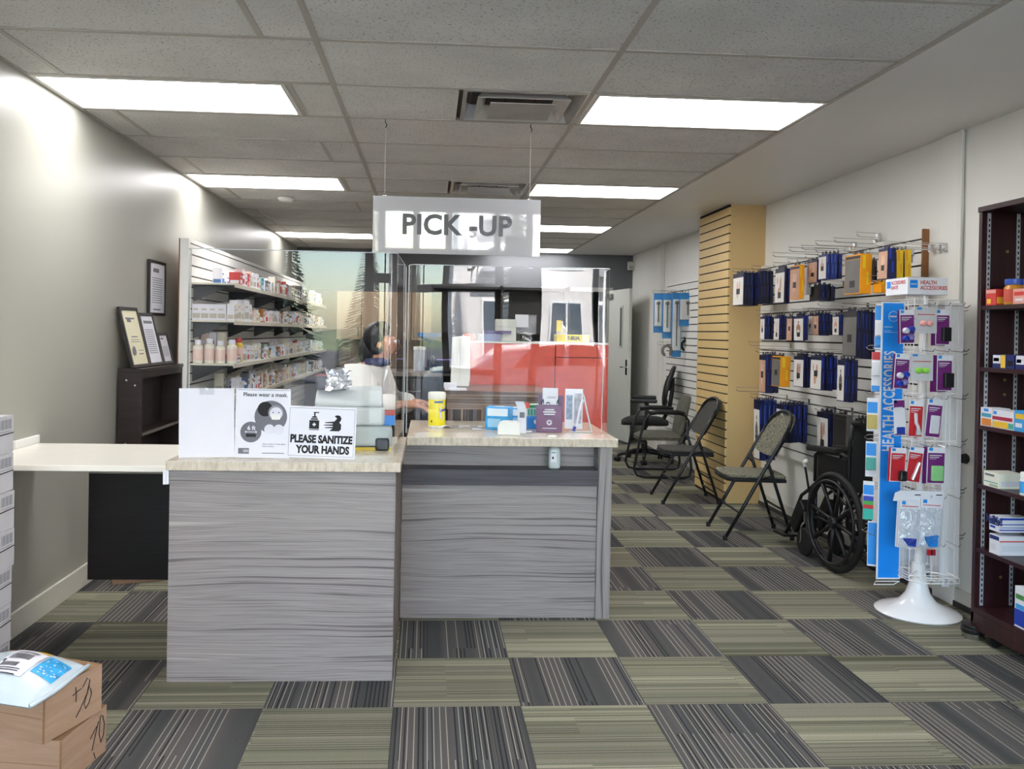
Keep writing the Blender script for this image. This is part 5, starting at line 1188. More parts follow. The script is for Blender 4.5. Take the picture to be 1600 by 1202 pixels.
for i, (px, py) in enumerate(((1042, 548), (1072, 540), (1083, 540))):
    Y = 9.3; c = atY(px, py, Y); t_ = thing('strap_pack', ['grey wrist strap hanging low on the far slatwall', 'black strap pack with white tag on the far slatwall', 'black strap pack nearest the beige column'][i], 'strap', (c.x, Y, c.z), 0)
    b = MB(); b.tube([(.05*math.cos(a*PI/6), 0, .05*math.sin(a*PI/6)*1.1) for a in range(12)], .017, 6, closed=True); b.build('strap', [GREYC, BLACKP, BLACKP][i], t_, smooth=True); MB().box(-.02, .02, -.022, -.018, -.07, -.03).build('tag', PAPER, t_)
    hook('peg_hook', Y+.03, c.x-.1, c.z+.06, f"white hook holding the {['grey wrist strap', 'strap pack with the white tag', 'strap pack nearest the column'][i]}", 'hooks on the far slatwall')

# ------------------------------------------------------------------ folding chairs (local +x = the way the sitter faces)
def folding_chair(name, label, loc, rz, pad, group=None):
    t_ = thing(name, label, 'chair', loc, rz, group)
    hw = .215
    for s_ in (-1, 1):
        b = MB(); b.tube([(.245, s_*hw, .012), (.10, s_*hw, .27), (-.02, s_*hw, .49), (-.115, s_*hw, .66), (-.185, s_*hw*.97, .775)], .0125, 10)
        b.build('front_leg', BLACKM, t_, smooth=True)
        b = MB(); b.tube([(-.05, s_*(hw-.028), .56), (-.085, s_*(hw-.028), .46), (-.235, s_*(hw-.028), .012)], .0115, 10); b.build('rear_leg', BLACKM, t_, smooth=True)
        for p_ in ((.245, s_*hw, 0), (-.235, s_*(hw-.028), 0)):
            b = MB(); b.lathe([(.001, 0), (.016, 0), (.016, .03), (.013, .034)], 12); b.build('foot_cap', RUBBER, t_, p_)
        b = MB(); b.tube([(-.03, s_*(hw-.014), .53), (-.09, s_*(hw-.014), .475)], .006, 6); b.tube([(.02, s_*hw, .425), (-.09, s_*(hw-.02), .45)], .007, 6); b.build('hinge_bar', BLACKM, t_)
    b = MB(); arc = [(-.185, -hw*.97, .775)]
    for i in range(1, 12):
        a = PI*i/12; arc.append((-.185-.062*math.sin(a), -hw*.97*math.cos(a), .775+.115*math.sin(a)**.8))
    arc.append((-.185, hw*.97, .775)); b.tube(arc, .0125, 10); b.build('top_rail', BLACKM, t_, smooth=True)
    for x_, z_, o_ in ((.145, .19, 0), (-.17, .21, .03), (-.20, .10, .03)): MB().tube([(x_, -hw+o_, z_), (x_, hw-o_, z_)], .008, 8).build('stretcher', BLACKM, t_)
    # seat: shallow metal pan with a padded top, rounded front
    poly = [(-.19, -.19), (.18, -.195), (.225, -.15), (.235, 0), (.225, .15), (.18, .195), (-.19, .19), (-.205, .1), (-.205, -.1)]
    MB().prism(poly, .405, .432, lambda u, v_, a: Vector((u, v_, a-.03*(u < 0)*(-u)))).build('seat_pan', BLACKM, t_, bevel=.008)
    MB().prism([(u*.985, v_*.985) for u, v_ in poly], .432, .456, lambda u, v_, a: Vector((u, v_, a-.03*(u < 0)*(-u)))).build('seat', pad, t_, bevel=.012, seg=3)
    # padded back: follows the rounded top rail, slight curve, hand slot at the top
    def bp(u, v_):
        y = (u-.5)*2; half = hw*.93
        zlo = .60-.02*(1-y*y); zhi = .77+.115*max(0, 1-y*y)**.5
        z = zlo+(zhi-zlo)*v_; x = -.085-(z-.6)*.56-.018*(1-y*y)
        return Vector((x, y*half, z))
    b = MB(); n = 16; off = Vector((-.024, 0, -.01))
    b.grid(bp, n, 10); b.grid(lambda u, v_: bp(u, v_)+off, n, 10)
    for v_ in (0, 1): b.grid(lambda u, w_: bp(u, v_)+off*w_, n, 1)
    b.build('backrest', pad, t_, smooth=True, auto=50)
    MB().grid(lambda u, v_: bp(.5+(u-.5)*.16, .90+.07*v_)+Vector((.003, 0, 0)), 6, 2).build('hand_slot', BLACKP, t_)
    return t_
folding_chair('folding_chair', 'black metal folding chair with speckled olive fabric seat, nearest the wheelchair', (2.335, 6.075, 0), PI-R(3), FAB_SPECK, 'folding chairs by the right wall')
folding_chair('folding_chair', 'black metal folding chair with plain charcoal padding beside the beige column', (2.235, 7.33, 0), PI-R(2), FAB_DARK, 'folding chairs by the right wall')

# guest chair on sled base
gc = thing('guest_chair', 'olive grey upholstered guest chair with black arms and sled base', 'chair', (2.36, 8.66, 0), PI-R(4))
for s_ in (-1, 1):
    b = MB(); y = s_*.265
    b.tube([(-.25, y, .28), (-.27, y, .10), (-.25, y, .03), (-.2, y, .014), (.2, y, .014), (.27, y, .03), (.30, y, .09), (.24, y, .42), (.2, y, .58), (.16, y, .635), (.08, y, .65), (-.14, y, .65), (-.2, y, .63), (-.235, y, .58), (-.23, y*.95, .45), (-.19, y*.9, .36)], .0125, 10)
    b.build('sled_frame', BLACKM, gc, smooth=True)
    b = MB(); b.tube([(.16, y, .652), (.08, y, .668), (-.12, y, .668), (-.19, y, .65)], .02, 10); b.build('armrest', BLACKP, gc, smooth=True)
b = MB(); b.tube([(-.2, -.265, .35), (-.2, .265, .35)], .011, 8); b.tube([(.2, -.265, .35), (.2, .265, .35)], .011, 8); b.build('cross_bar', BLACKM, gc)
def cushion(name, parent, fn, th, mm, n=14):
    b = MB(); b.grid(lambda u, v_: fn(u, v_, 1), n, n); b.grid(lambda u, v_: fn(u, v_, 0), n, n)
    for e in (0, 1):
        b.grid(lambda u, w, e=e: fn(u, e, w), n, 1); b.grid(lambda v_, w, e=e: fn(e, v_, w), n, 1)
    return b.build(name, mm, parent, smooth=True, auto=60)
def rsq(u, v_, rx, ry, p=4.0):
    a, c = 2*u-1, 2*v_-1
    k = max(abs(a), abs(c)); 
    if k < 1e-6: return 0, 0, 0
    l = (abs(a)**p+abs(c)**p)**(1/p); f = k/l
    return a*f*rx, c*f*ry, k
def gseat(u, v_, w):
    x, y, k = rsq(u, v_, .25, .235); return Vector((x+.0, y, .375+w*(.03+.045*(1-k**3)) + .02*(x > .1)*(x-.1)*4*(-.3)))
def gback(u, v_, w):
    y, z, k = rsq(u, v_, .23, .215); zz = .60+z
    return Vector((-.2-(zz-.4)*.22+w*(.02+.035*(1-k**3))-.03*(y/.23)**2*-.6, y, zz))
cushion('seat', gc, gseat, .05, FAB_OLIVE); cushion('backrest', gc, gback, .05, FAB_OLIVE)
b = MB(); b.tube([(-.2, 0, .36), (-.255, 0, .42), (-.265, 0, .55)], .016, 8); b.build('back_support', BLACKM, gc)

# office chair
oc = thing('office_chair', 'black mesh swivel chair with armrests, farthest chair by the back door', 'chair', (2.43, 9.55, 0), PI-R(14))
def oseat(u, v_, w): x, y, k = rsq(u, v_, .26, .26, 5); return Vector((x, y, .43+w*(.03+.05*(1-k**4))-.03*max(0, x-.15)*2))
cushion('seat', oc, oseat, .07, FAB_BLACK)
def oback(u, v_, w):
    y, z, k = rsq(u, v_, .23, .27, 3); zz = .80+z; y *= (1-.18*max(0, (zz-.85))/.25)
    return Vector((-.24-(zz-.55)*.16+.05*(y/.23)**2+w*(.012+.012*(1-k**3)), y, zz))
b = MB()
rim = []
for i in range(36):
    a = 2*PI*i/36; y, z = math.cos(a), math.sin(a); q_ = (abs(y)**3+abs(z)**3)**(1/3); y, z = .5+.5*y/q_, .5+.5*z/q_
    rim.append(oback(y, z, .5))
b.tube(rim, .022, 8, closed=True); b.build('back_rim', BLACKP, oc, smooth=True)
def arcband(z0, z1): 
    return MB().grid(lambda u, v_: oback(.04+.92*u, z0+(z1-z0)*v_, .5), 12, 4)
arcband(.52, .98).build('mesh_back', FAB_BLACK, oc, smooth=True); arcband(.03, .30).build('lumbar_pad', FAB_BLACK, oc, smooth=True)
b = MB(); b.tube([(-.30, 0, .95), (-.295, 0, .8), (-.27, 0, .62), (-.2, 0, .47), (-.05, 0, .42)], .024, 8); b.build('spine', BLACKP, oc, smooth=True)
for s_ in (-1, 1):
    y = s_*.29; b = MB(); b.tube([(-.02, s_*.2, .42), (-.02, y, .44), (-.02, y, .68)], .022, 8); b.build('arm_post', BLACKP, oc, smooth=True)
    b = MB(); b.box(-.13, .16, y-.045, y+.045, .685, .725); b.build('armrest', BLACKP, oc, bevel=.015, seg=3)
b = MB(); b.lathe([(.001, .10), (.035, .1), (.035, .22), (.025, .23), (.025, .42), (.06, .425), (.06, .44), (.001, .44)], 16); b.build('gas_column', BLACKP, oc, smooth=True, auto=40)
for k in range(5):
    a = k*2*PI/5+.3; c_, s_ = math.cos(a), math.sin(a)
    b = MB(); b.tube([(.03*c_, .03*s_, .12), (.18*c_, .18*s_, .105), (.30*c_, .30*s_, .075)], [.028, .024, .016], 8); l_ = b.build('base_leg', BLACKP, oc, smooth=True)
    b = MB()
    for q in (-1, 1): b.lathe([(.001, -.011), (.028, -.011), (.028, .011), (.001, .011)], 14, axis='y', M=Matrix.Translation((.31*c_, .31*s_, .028)) @ Matrix.Rotation(a+.5, 4, 'Z') @ Matrix.Translation((0, q*.016, 0)))
    b.tube([(.305*c_, .305*s_, .075), (.305*c_, .305*s_, .03)], .009, 6); b.build('caster', BLACKP, l_)
b = MB(); b.tube([(.1, -.1, .42), (.12, -.3, .41)], .007, 6); b.ball((.12, -.31, .41), .015, 8); b.build('tilt_lever', BLACKP, oc)

# ------------------------------------------------------------------ folded wheelchair (local +x = forward)
wc = thing('wheelchair', 'black folded wheelchair with spoked wheels parked behind the white display stand', 'wheelchair', (2.612, 5.09, 0), R(95.5))
HWc = .125
for s_ in (-1, 1):
    y = s_*(HWc+.012)
    b = MB(); b.tube([(.285*math.cos(i*PI/24), 0, .285*math.sin(i*PI/24)) for i in range(48)], .019, 10, closed=True); wl_ = b.build('rear_wheel', RUBBER, wc, (0, y, .305), smooth=True)
    b = MB(); b.tube([(.262*math.cos(i*PI/24), 0, .262*math.sin(i*PI/24)) for i in range(48)], .01, 8, closed=True); b.build('rim', BLACKP, wl_, smooth=True)
    b = MB(); b.tube([(.25*math.cos(i*PI/24), s_*.032, .25*math.sin(i*PI/24)) for i in range(48)], .009, 8, closed=True); 
    for k in range(6): a = k*PI/3; b.tube([(.25*math.cos(a), s_*.032, .25*math.sin(a)), (.257*math.cos(a), s_*.005, .257*math.sin(a))], .005, 6)
    b.build('hand_rim', BLACKM, wl_, smooth=True)
    b = MB()
    for k in range(8):
        a = k*PI/4+.2; c_, n_ = math.cos(a), math.sin(a)
        b.tube([(.03*c_, 0, .03*n_), (.15*c_, 0, .15*n_), (.26*c_, 0, .26*n_)], [.016, .011, .014], 8)
    b.build('spokes', BLACKP, wl_, smooth=True)
    b = MB(); b.lathe([(.001, -.03), (.03, -.03), (.038, -.015), (.038, .015), (.03, .03), (.001, .03)], 16, axis='y'); b.build('hub', BLACKM, wl_, smooth=True, auto=40)
    yi = s_*(HWc-.035)
    b = MB(); b.tube([(-.10, yi, .92), (-.07, yi, .80), (-.06, yi, .5), (-.06, yi, .26)], .0115, 10); b.tube([(-.06, yi, .27), (.30, yi, .27)], .0115, 8); b.tube([(-.06, yi, .50), (.30, yi, .49), (.36, yi, .45), (.38, yi, .30)], .0115, 8); b.tube([(.30, yi, .49), (.30, yi, .18)], .0115, 8)
    b.build('side_frame', BLACKM, wc, smooth=True)
    b = MB(); b.tube([(-.10, yi, .92), (-.17, yi, .925)], .016, 10); b.build('push_handle', RUBBER, wc, smooth=True)
    b = MB(); b.tube([(-.06, yi, .70), (.0, yi, .715), (.26, yi, .70), (.31, yi, .67), (.31, yi, .5)], .0115, 8); b.build('arm_frame', BLACKM, wc, smooth=True)
    MB().box(-.02, .33, yi-.03, yi+.03, .715, .75).build('arm_pad', FAB_BLACK, wc, rot=(0, R(4), 0), bevel=.012, seg=3)
    MB().box(-.04, .28, yi-.004, yi+.004, .505, .69).build('side_panel', BLACKP, wc, bevel=.002)
    # caster with fork
    b = MB(); b.lathe([(.001, -.014), (.07, -.014), (.085, -.010), (.09, 0), (.085, .010), (.07, .014), (.001, .014)], 22, axis='y'); cs = b.build('front_caster', RUBBER, wc, (.385, yi+s_*.02, .09), smooth=True, auto=40)
    b = MB()
    for q in (-1, 1): b.tube([(0, q*.028, 0), (0, q*.028, .10), (0, q*.01, .125)], .006, 6)
    b.tube([(0, 0, .12), (0, 0, .20)], .012, 8); b.tube([(0, -.036, 0), (0, .036, 0)], .007, 6); b.build('caster_fork', METAL if s_ > 0 else BLACKM, cs)
    # brake with white grip
    b = MB(); b.tube([(.33, yi+s_*.03, .44), (.35, yi+s_*.04, .55), (.36, yi+s_*.045, .60)], .008, 6); br = b.build('brake_lever', BLACKM, wc); b = MB(); b.tube([(.357, yi+s_*.044, .585), (.363, yi+s_*.046, .62), (.33, yi+s_*.05, .627)], .014, 8); b.build('white_grip', WHITE, br, smooth=True)
    # leg rest
    b = MB(); b.tube([(.37, yi, .44), (.47, yi, .38), (.60, yi, .17), (.66, yi, .09)], .0115, 8); lg = b.build('leg_rest', BLACKM, wc, smooth=True)
    MB().box(.60, .75, yi-.05, yi+.05, .07, .085).build('foot_plate', BLACKP, lg, rot=(0, R(0), 0), bevel=.004)
    MB().prism([(.44, .36), (.56, .17), (.50, .12), (.38, .30)], yi-.035, yi+.035, lambda u, v_, a: Vector((u, a, v_))).build('calf_pad', BLACKP, lg, bevel=.01)
MB().grid(lambda u, v_: Vector((-.075-.06*math.sin(PI*u)*.7-.03*v_, (u-.5)*2*(HWc-.035), .5+.42*v_)), 8, 4).build('back_upholstery', FAB_BLACK, wc, smooth=True)
MB().grid(lambda u, v_: Vector((-.04+.34*v_, (u-.5)*2*(HWc-.035), .495+.12*math.sin(PI*u))), 8, 4).build('seat_upholstery', FAB_BLACK, wc, smooth=True)
b = MB(); b.tube([(.05, -(HWc-.035), .27), (.14, HWc-.035, .5)], .011, 8); b.tube([(.05, HWc-.035, .27), (.14, -(HWc-.035), .5)], .011, 8); b.build('cross_brace', METAL, wc)
b = MB(); b.tube([(0, -HWc-.01, .305), (0, HWc+.01, .305)], .008, 8); b.build('axle', METAL, wc)
# ------------------------------------------------------------------ revolving display stand
SX, SY = 2.565, 4.33
ds = thing('display_stand', 'white revolving wire display stand with blue HEALTH ACCESSORIES panel', 'display stand', (SX, SY, 0))
PLW = mat('stand_plastic_white', '#efeff0', .22, var=.01, coat=.4)
MB().lathe([(.001, .0), (.205, 0), (.208, .006), (.195, .016), (.14, .034), (.09, .06), (.06, .10), (.045, .15), (.038, .20), (.034, .25), (.034, .26), (.001, .26)], 40).build('base', PLW, ds, smooth=True, auto=60)
MB().lathe([(.001, .26), (.022, .26), (.022, 1.66), (.001, 1.66)], 16).build('pole', PLW, ds, smooth=True, auto=40)
CW_ = .118
# four wire grids form the square core
def grid_panel(rot):
    b = MB(); n = 5; y = -CW_
    for i in range(n): x = -CW_+i*2*CW_/(n-1); b.tube([(x, y, .20), (x, y, 1.63)], .0022, 5)
    z = .20
    for z in [.20, .225, .36, .38, .64, .66, .89, .91, 1.13, 1.15, 1.36, 1.38, 1.60, 1.63]: b.tube([(-CW_, y-.003, z), (CW_, y-.003, z)], .0022, 5)
    b.build('wire_grid', WIREW, ds, rot=(0, 0, rot))
for k in range(4): grid_panel(k*PI/2)
b = MB()
for z in (.22, .9, 1.62):
    for k in range(4): a = k*PI/2+PI/4; b.tube([(0, 0, z), (CW_*1.41*math.cos(a), CW_*1.41*math.sin(a), z)], .004, 6)
b.build('core_struts', WIREW, ds)
# wire tray round the foot
b = MB()
for zz in (.200, .226):
    b.tube([(-CW_+.02, -CW_-.06, zz), (CW_-.01, -CW_-.06, zz), (CW_-.01, CW_-.03, zz), (-CW_+.02, CW_-.03, zz)], .0025, 5, closed=True)
for i in range(5): x = -CW_+.02+i*(2*CW_-.03)/4; b.tube([(x, -CW_-.06, .226), (x, -CW_-.06, .200), (x, CW_-.03, .200)], .002, 5)
b.build('wire_tray', WIREW, ds)
# fins, pinwheel fashion
BLF = mat('panel_blue', '#1690f6', .35, var=.02)
fa, fb = atY(1375, 600, 4.31).x-SX, atY(1412, 600, 4.31).x-SX
zt_, zb_ = atY(1390, 472, 4.31).z, atY(1384, 905, 4.31).z
fin = MB().box(fa, fb, -.022, -.018, zb_, zt_).build('side_panel', mat('panel_white_edge', '#e9edf3', .4), ds)
w_ = fb-fa
MB().box(fa+.008, fb-.008, -.0228, -.022, zb_+.008, zt_-.006).build('blue_face', BLF, fin)
text('HEALTH ACCESSORIES', .086, PAPER, fin, ((fa+fb)/2-.012, -.0234, atY(1388, 627, 4.31).z), (PI/2, -PI/2, 0), bold=.022, sx=.56, ext=.0003, space=1.08)
b = MB(); b.tube([((fa+fb)/2+.026*math.cos(a*PI/10), -.0234, zt_-.075+.026*math.sin(a*PI/10)) for a in range(20)], .0009, 4, closed=True)
b.box((fa+fb)/2-.02, (fa+fb)/2+.016, -.0236, -.0228, zt_-.079, zt_-.071); b.build('round_emblem', PAPER, fin)
b = MB(); b.box(fa+.014, fa+.06, -.0234, -.0228, zt_-.132, zt_-.127); b.box(fa+.014, fa+.05, -.0234, -.0228, zt_-.150, zt_-.147); b.box(fa+.014, fa+.09, -.0234, -.0228, zt_-.158, zt_-.155); b.build('fine_print', mat('print_skyblue', '#a8d2f6', .5), fin)
b = MB(); b.tube([(fa, -.018, zb_-.012), (fb, -.018, zb_-.012), (fb-.01, .02, zb_-.04), (fa+.01, .02, zb_-.04)], .0025, 5, closed=True); b.build('fin_tray', WIREW, ds)
RFY = -.055
rfa, rfb = atY(1474, 600, SY+RFY).x-SX, atY(1504, 600, SY+RFY).x-SX
z1 = atY(1495, 474, SY+RFY).z; z0 = atY(1488, 903, SY+RFY).z
PLP = mat('panel_plain', '#e9e9ee', .4, var=.01)
fin2 = MB().box(rfa, rfb, RFY, RFY+.004, z0, z1).build('side_panel', PLP, ds)
for zz in (.15, .55, .86): MB().box(rfa+.02, rfb, RFY-.0012, RFY, z0+(z1-z0)*zz, z0+(z1-z0)*zz+.004).build('panel_rib', WHITE, fin2)
MB().box(CW_+.004, CW_+.008, -.055+.004, .1, z0, z1).build('side_panel', PLP, ds)
MB().box(-CW_-.004, -CW_, .12, .25, z0, z1).build('side_panel', PLP, ds)
t_ = MB().box(rfa+.012, rfa+.05, RFY-.004, RFY-.001, z0-.045, z0+.025).build('price_ticket', PAPER, ds); b = MB(); 
for q in range(6): b.box(rfa+.026+q*.003, rfa+.0275+q*.003, RFY-.0045, RFY-.004, z0-.035, z0-.005)
b.build('barcode', INK, t_)
# header box
hx = atY(1418, 458, SY-.10).x-SX
HD = mat('header_white', '#e9ebf3', .4, var=.01)
hb = MB().box(hx, hx+.21, -.10, .11, 1.655, 1.742).build('header_box', HD, ds, bevel=.001)
MB().box(hx+.012, hx+.052, -.1008, -.10, 1.688, 1.728).build('blue_square', BLF, hb); MB().box(hx+.017, hx+.047, -.1012, -.1008, 1.705, 1.710).build('square_print', PAPER, hb)
REDT = mat('text_red', '#c83a44', .5)
text('HEALTH\nACCESSORIES', .027, REDT, hb, (hx+.066, -.1010, 1.729), (PI/2, 0, 0), ax='LEFT', ay='TOP', bold=.02, sx=.86, ext=.0002)
text('ACCESSOIRES\nSANTÉ', .026, REDT, hb, (hx-.0008, .055, 1.731), (PI/2, 0, -PI/2), ax='LEFT', ay='TOP', bold=.012, sx=.86, ext=.0002)
MB().box(hx-.0008, hx, .062, .098, 1.692, 1.728).build('blue_square', BLF, hb)
b = MB()
for x in (-.05, .05): b.tube([(hx+.1+x, 0, 1.62), (hx+.1+x, 0, 1.66)], .003, 6)
b.build('header_post', WIREW, ds)
# display hooks on the four faces
DH = mat('hook_dark', '#4a4a50', .35, metal=.6)
def hk(axis):
    b = MB()
    if axis == 'f': b.tube([(0, 0, 0), (0, -.10, -.004), (0, -.115, .012)], .0022, 5)
    else:
        s_ = -1 if axis == 'l' else 1
        b.tube([(0, 0, 0), (s_*.125, 0, -.003), (s_*.14, 0, .010)], .0022, 5); b.tube([(0, 0, -.022*s_), (s_*.12, 0, -.02*s_), (s_*.13, 0, -.014*s_)], .002, 5)
    return b.mesh('display_hook', DH if axis == 'r' else METAL)
HKF, HKL, HKR = hk('f'), hk('l'), hk('r')
for z in (1.60, 1.37, 1.135, .895, .64, .40):
    for x in (-.075, 0, .075): link('display_hook', HKF, ds, (x, -CW_, z))
    for y in (.02, .09):
        link('display_hook', HKL, ds, (-CW_, y, z)); link('display_hook', HKR, ds, (CW_+.006, y+.0, z))

def card(label, px0, px1, py0, py1, Y, kind, tilt=0, back=0):
    """a hanging product card; kind chooses the printed layout"""
    a, c = atY(px0, (py0+py1)/2, Y), atY(px1, (py0+py1)/2, Y); zt, zb = atY((px0+px1)/2, py0, Y).z, atY((px0+px1)/2, py1, Y).z
    w, h = c.x-a.x, zt-zb
    t_ = thing('accessory_card', label, 'package', ((a.x+c.x)/2, Y, zt), 0, 'accessory cards on the display stand'); t_.rotation_euler = (0, R(tilt), 0)
    X0, X1 = -w/2, w/2
    base = {'plug': mat('blister_grey', '#c9c9cf', .25)}.get(kind[0], PAPER)
    MB().box(X0, X1, 0, .0016, -h, 0).build('card', base, t_)
    col = {'purple': PURPLE, 'red': RED, 'plug': None, 'bag': None, 'blue': BLUE, 'navy': BLUED}[kind[0]]
    MB().box(X0+w*.08, X0+w*.3, -.0006, 0, -h*.1, -h*.02).build('blue_square', BLUE, t_)
    if col:
        if kind[1] == 'top': MB().box(X0+w*.04, X1-w*.04, -.0006, 0, -h*.24, -h*.03).build('colour_field', col, t_); MB().box(X0+w*.04, X1-w*.04, -.0006, 0, -h*.98, -h*.94).build('colour_line', col, t_)
        else: MB().box(X0+w*.04, X1-w*.04, -.0006, 0, -h*.98, -h*.16).build('colour_field', col, t_)
        b = MB(); b.box(X0+w*.12, X0+w*.8, -.0009, -.0006, -h*.24, -h*.215); b.box(X0+w*.12, X0+w*.65, -.0009, -.0006, -h*.29, -h*.27); b.box(X0+w*.12, X0+w*.5, -.0009, -.0006, -h*.33, -h*.32); b.build('printed_text', PALE, t_)
    f = kind[2] if len(kind) > 2 else None
    if f == 'cups':
        for (u, v_, cm) in ((.35, .62, PALE), (.75, .58, BLUED), (.68, .8, mat('lilac_cup', '#8d86c0', .4)), (.35, .85, BLUED)):
            MB().lathe([(.001, 0), (w*.2, 0), (w*.21, -.012), (w*.17, -.02), (w*.15, -.02), (w*.13, -.008), (.001, -.006)], 16, axis='y').build('cup', cm, t_, (X0+w*u, -.001, -h*v_), smooth=True, auto=40)
    elif f == 'block': MB().box(X0+w*.38, X0+w*.98, -.022, -.001, -h*.9, -h*.5).build('product', BLACKP, t_, bevel=.004)
    elif f == 'ear':
        for u in (.34, .64): 
            b = MB(); b.ball((X0+w*u, -.008, -h*.62), w*.14, 14, (1.25, .6, .9)); b.build('ear_plug', LIME if kind[3] == 'green' else PINK, t_, smooth=True)
        MB().box(X0+w*.1, X0+w*.9, -.0006, 0, -h*.3, -h*.27).build('printed_text', REDT, t_)
    elif f == 'pouch': MB().box(X0+w*.2, X0+w*.9, -.008, -.001, -h*.95, -h*.76).build('product', BLUED, t_, bevel=.003)
    elif f == 'tube': MB().tube([(X0+w*.4, -.01, -h*.35), (X0+w*.45, -.01, -h*.6), (X0+w*.6, -.012, -h*.72), (X0+w*.65, -.012, -h*.93)], [.008, .008, .008, .015], 10).build('product', PALE, t_, smooth=True)
    elif f == 'pen': MB().tube([(X0+w*.72, -.01, -h*.42), (X0+w*.4, -.01, -h*.93)], .009, 10).build('product', mat('silver_pen', '#c9ccd2', .25, metal=.6), t_)
    elif f == 'white': MB().box(X0+w*.25, X0+w*.85, -.01, -.001, -h*.9, -h*.42).build('product', PALE, t_, bevel=.004)
    elif f == 'green': MB().box(X0+w*.2, X0+w*.85, -.016, -.001, -h*.92, -h*.5).build('product', GREEN, t_, bevel=.005)
    elif f == 'dice': MB().box(X0+w*.5, X0+w*.98, -.03, -.001, -h*.96, -h*.66).build('product', BLACKP, t_, bevel=.008); MB().lathe([(.001, 0), (.005, 0)], 10, (X0+w*.72, -.0305, -h*.75), 'y').build('white_dot', PAPER, t_)
    elif f == 'ice':
        MB().box(X0, X1, -.004, .0, -h*.2, 0).build('header_card', PAPER, t_); MB().box(X0+w*.1, X0+w*.28, -.0046, -.004, -h*.1, -h*.03).build('blue_square', BLUE, t_); MB().box(X0+w*.1, X0+w*.9, -.0046, -.004, -h*.145, -h*.13).build('printed_text', REDT, t_)
        rr = random.Random(int(px0)); b = MB(); b.grid(lambda u, v_: Vector((X0+w*u, -.004-.022*math.sin(PI*u)*math.sin(PI*v_)-.006*rr.random(), -h*(.99-.8*v_))), 10, 12); b.build('clear_bag', BAGP, t_)
        b = MB(); b.prism([(X0+w*.2, -h*.80), (X1-w*.12, -h*.80), (X1-w*.14, -h*.97), (X0+w*.5, -h*.96)] if kind[3] == 'deep' else [(X0+w*.28, -h*.78), (X1-w*.1, -h*.73), (X1-w*.12, -h*.97), (X0+w*.5, -h*.98), (X0+w*.32, -h*.86)], -.012, -.001, lambda u, v_, a: Vector((u, a, v_))); b.build('blue_gel', BLUED if kind[3] == 'deep' else BLUE, t_, bevel=.003)
    for i in range(back): MB().box(X0-.004*(i+1), X1-.004*(i+1), .012*(i+1), .012*(i+1)+.0016, -h-.004*i, -.002).build('card_behind', PURPLE if kind[0] == 'purple' else (RED if kind[0] == 'red' else PAPER), t_)
    return t_
YC = 4.12
card('purple card with three round cups in the top row of the display stand', 1405, 1428, 484, 537, YC, ('purple', 'full', 'cups'), -2, 1)
card('grey card with pink ear plugs in the top row of the display stand', 1430, 1464, 480, 521, YC-.02, ('plug', '', 'ear', 'pink'))
card('purple card with a black block in the top row of the display stand', 1462, 1484, 484, 539, YC, ('purple', 'full', 'block'), 0, 2)
card('purple card with round cups in the second row of the display stand', 1399, 1422, 553, 608, YC, ('purple', 'full', 'cups'), 3, 1)
card('grey card with green ear plugs in the second row of the display stand', 1423, 1458, 553, 595, YC-.02, ('plug', '', 'ear', 'green'))
card('purple card with a black block in the second row, four cards deep', 1464, 1488, 555, 611, YC, ('purple', 'full', 'block'), 0, 3)
card('white and purple card with a navy pouch in the third row of the stand', 1395, 1413, 624, 681, YC, ('purple', 'top', 'pouch'), -3)
card('red card with a clear tube in the third row of the stand', 1421, 1443, 626, 683, YC, ('red', 'full', 'tube'), 2)
card('purple card with a white block in the third row of the stand', 1450, 1474, 624, 684, YC, ('purple', 'full', 'white'), 5)
card('red card with a small black product in the fourth row of the stand', 1392, 1416, 700, 753, YC, ('red', 'full', 'dice'), 2, 1)
card('red card with a silver tube tilting in the fourth row of the stand', 1421, 1444, 699, 754, YC-.01, ('red', 'full', 'pen'), 7)
card('purple card with a green pad in the fourth row of the stand', 1449, 1477, 699, 756, YC, ('purple', 'full', 'green'), 1, 2)
card('clear bag of deep blue gel hanging at the foot of the stand, left one', 1405, 1437, 781, 856, YC-.01, ('bag', '', 'ice', 'deep'), 2, 1)
card('clear bag of sky blue gel hanging at the foot of the stand, right one', 1438, 1472, 779, 856, YC-.01, ('bag', '', 'ice', 'sky'), 3)
a, c = atY(1398, 775, YC-.02), atY(1478, 775, YC-.02)
t_ = thing('header_strip', 'long white folded header strip above the two gel bags', 'header card', ((a.x+c.x)/2, YC-.005, a.z+.0)); w = (c.x-a.x)/2
MB().prism([(-w, -.028), (w, -.024), (w, .02), (-w*.7, .024), (-w*.92, .012)], 0, .002, lambda u, v_, a: Vector((u, a, v_))).build('strip', PAPER, t_)
b = MB(); 
for x in (-.02, .09): b.box(x, x+.03, -.0008, 0, .0, .005)
b.build('hook_slot', INK, t_)
a = atY(1456, 864, YC+.05); t_ = thing('accessory_card', 'small red product peeking out below the gel bags', 'package', (a.x, YC+.05, a.z), 0, 'accessory cards on the display stand'); MB().box(-.02, .02, 0, .012, -.014, .014).build('card', RED, t_); MB().box(-.004, .004, -.0006, 0, -.014, .014).build('black_bar', INK, t_)
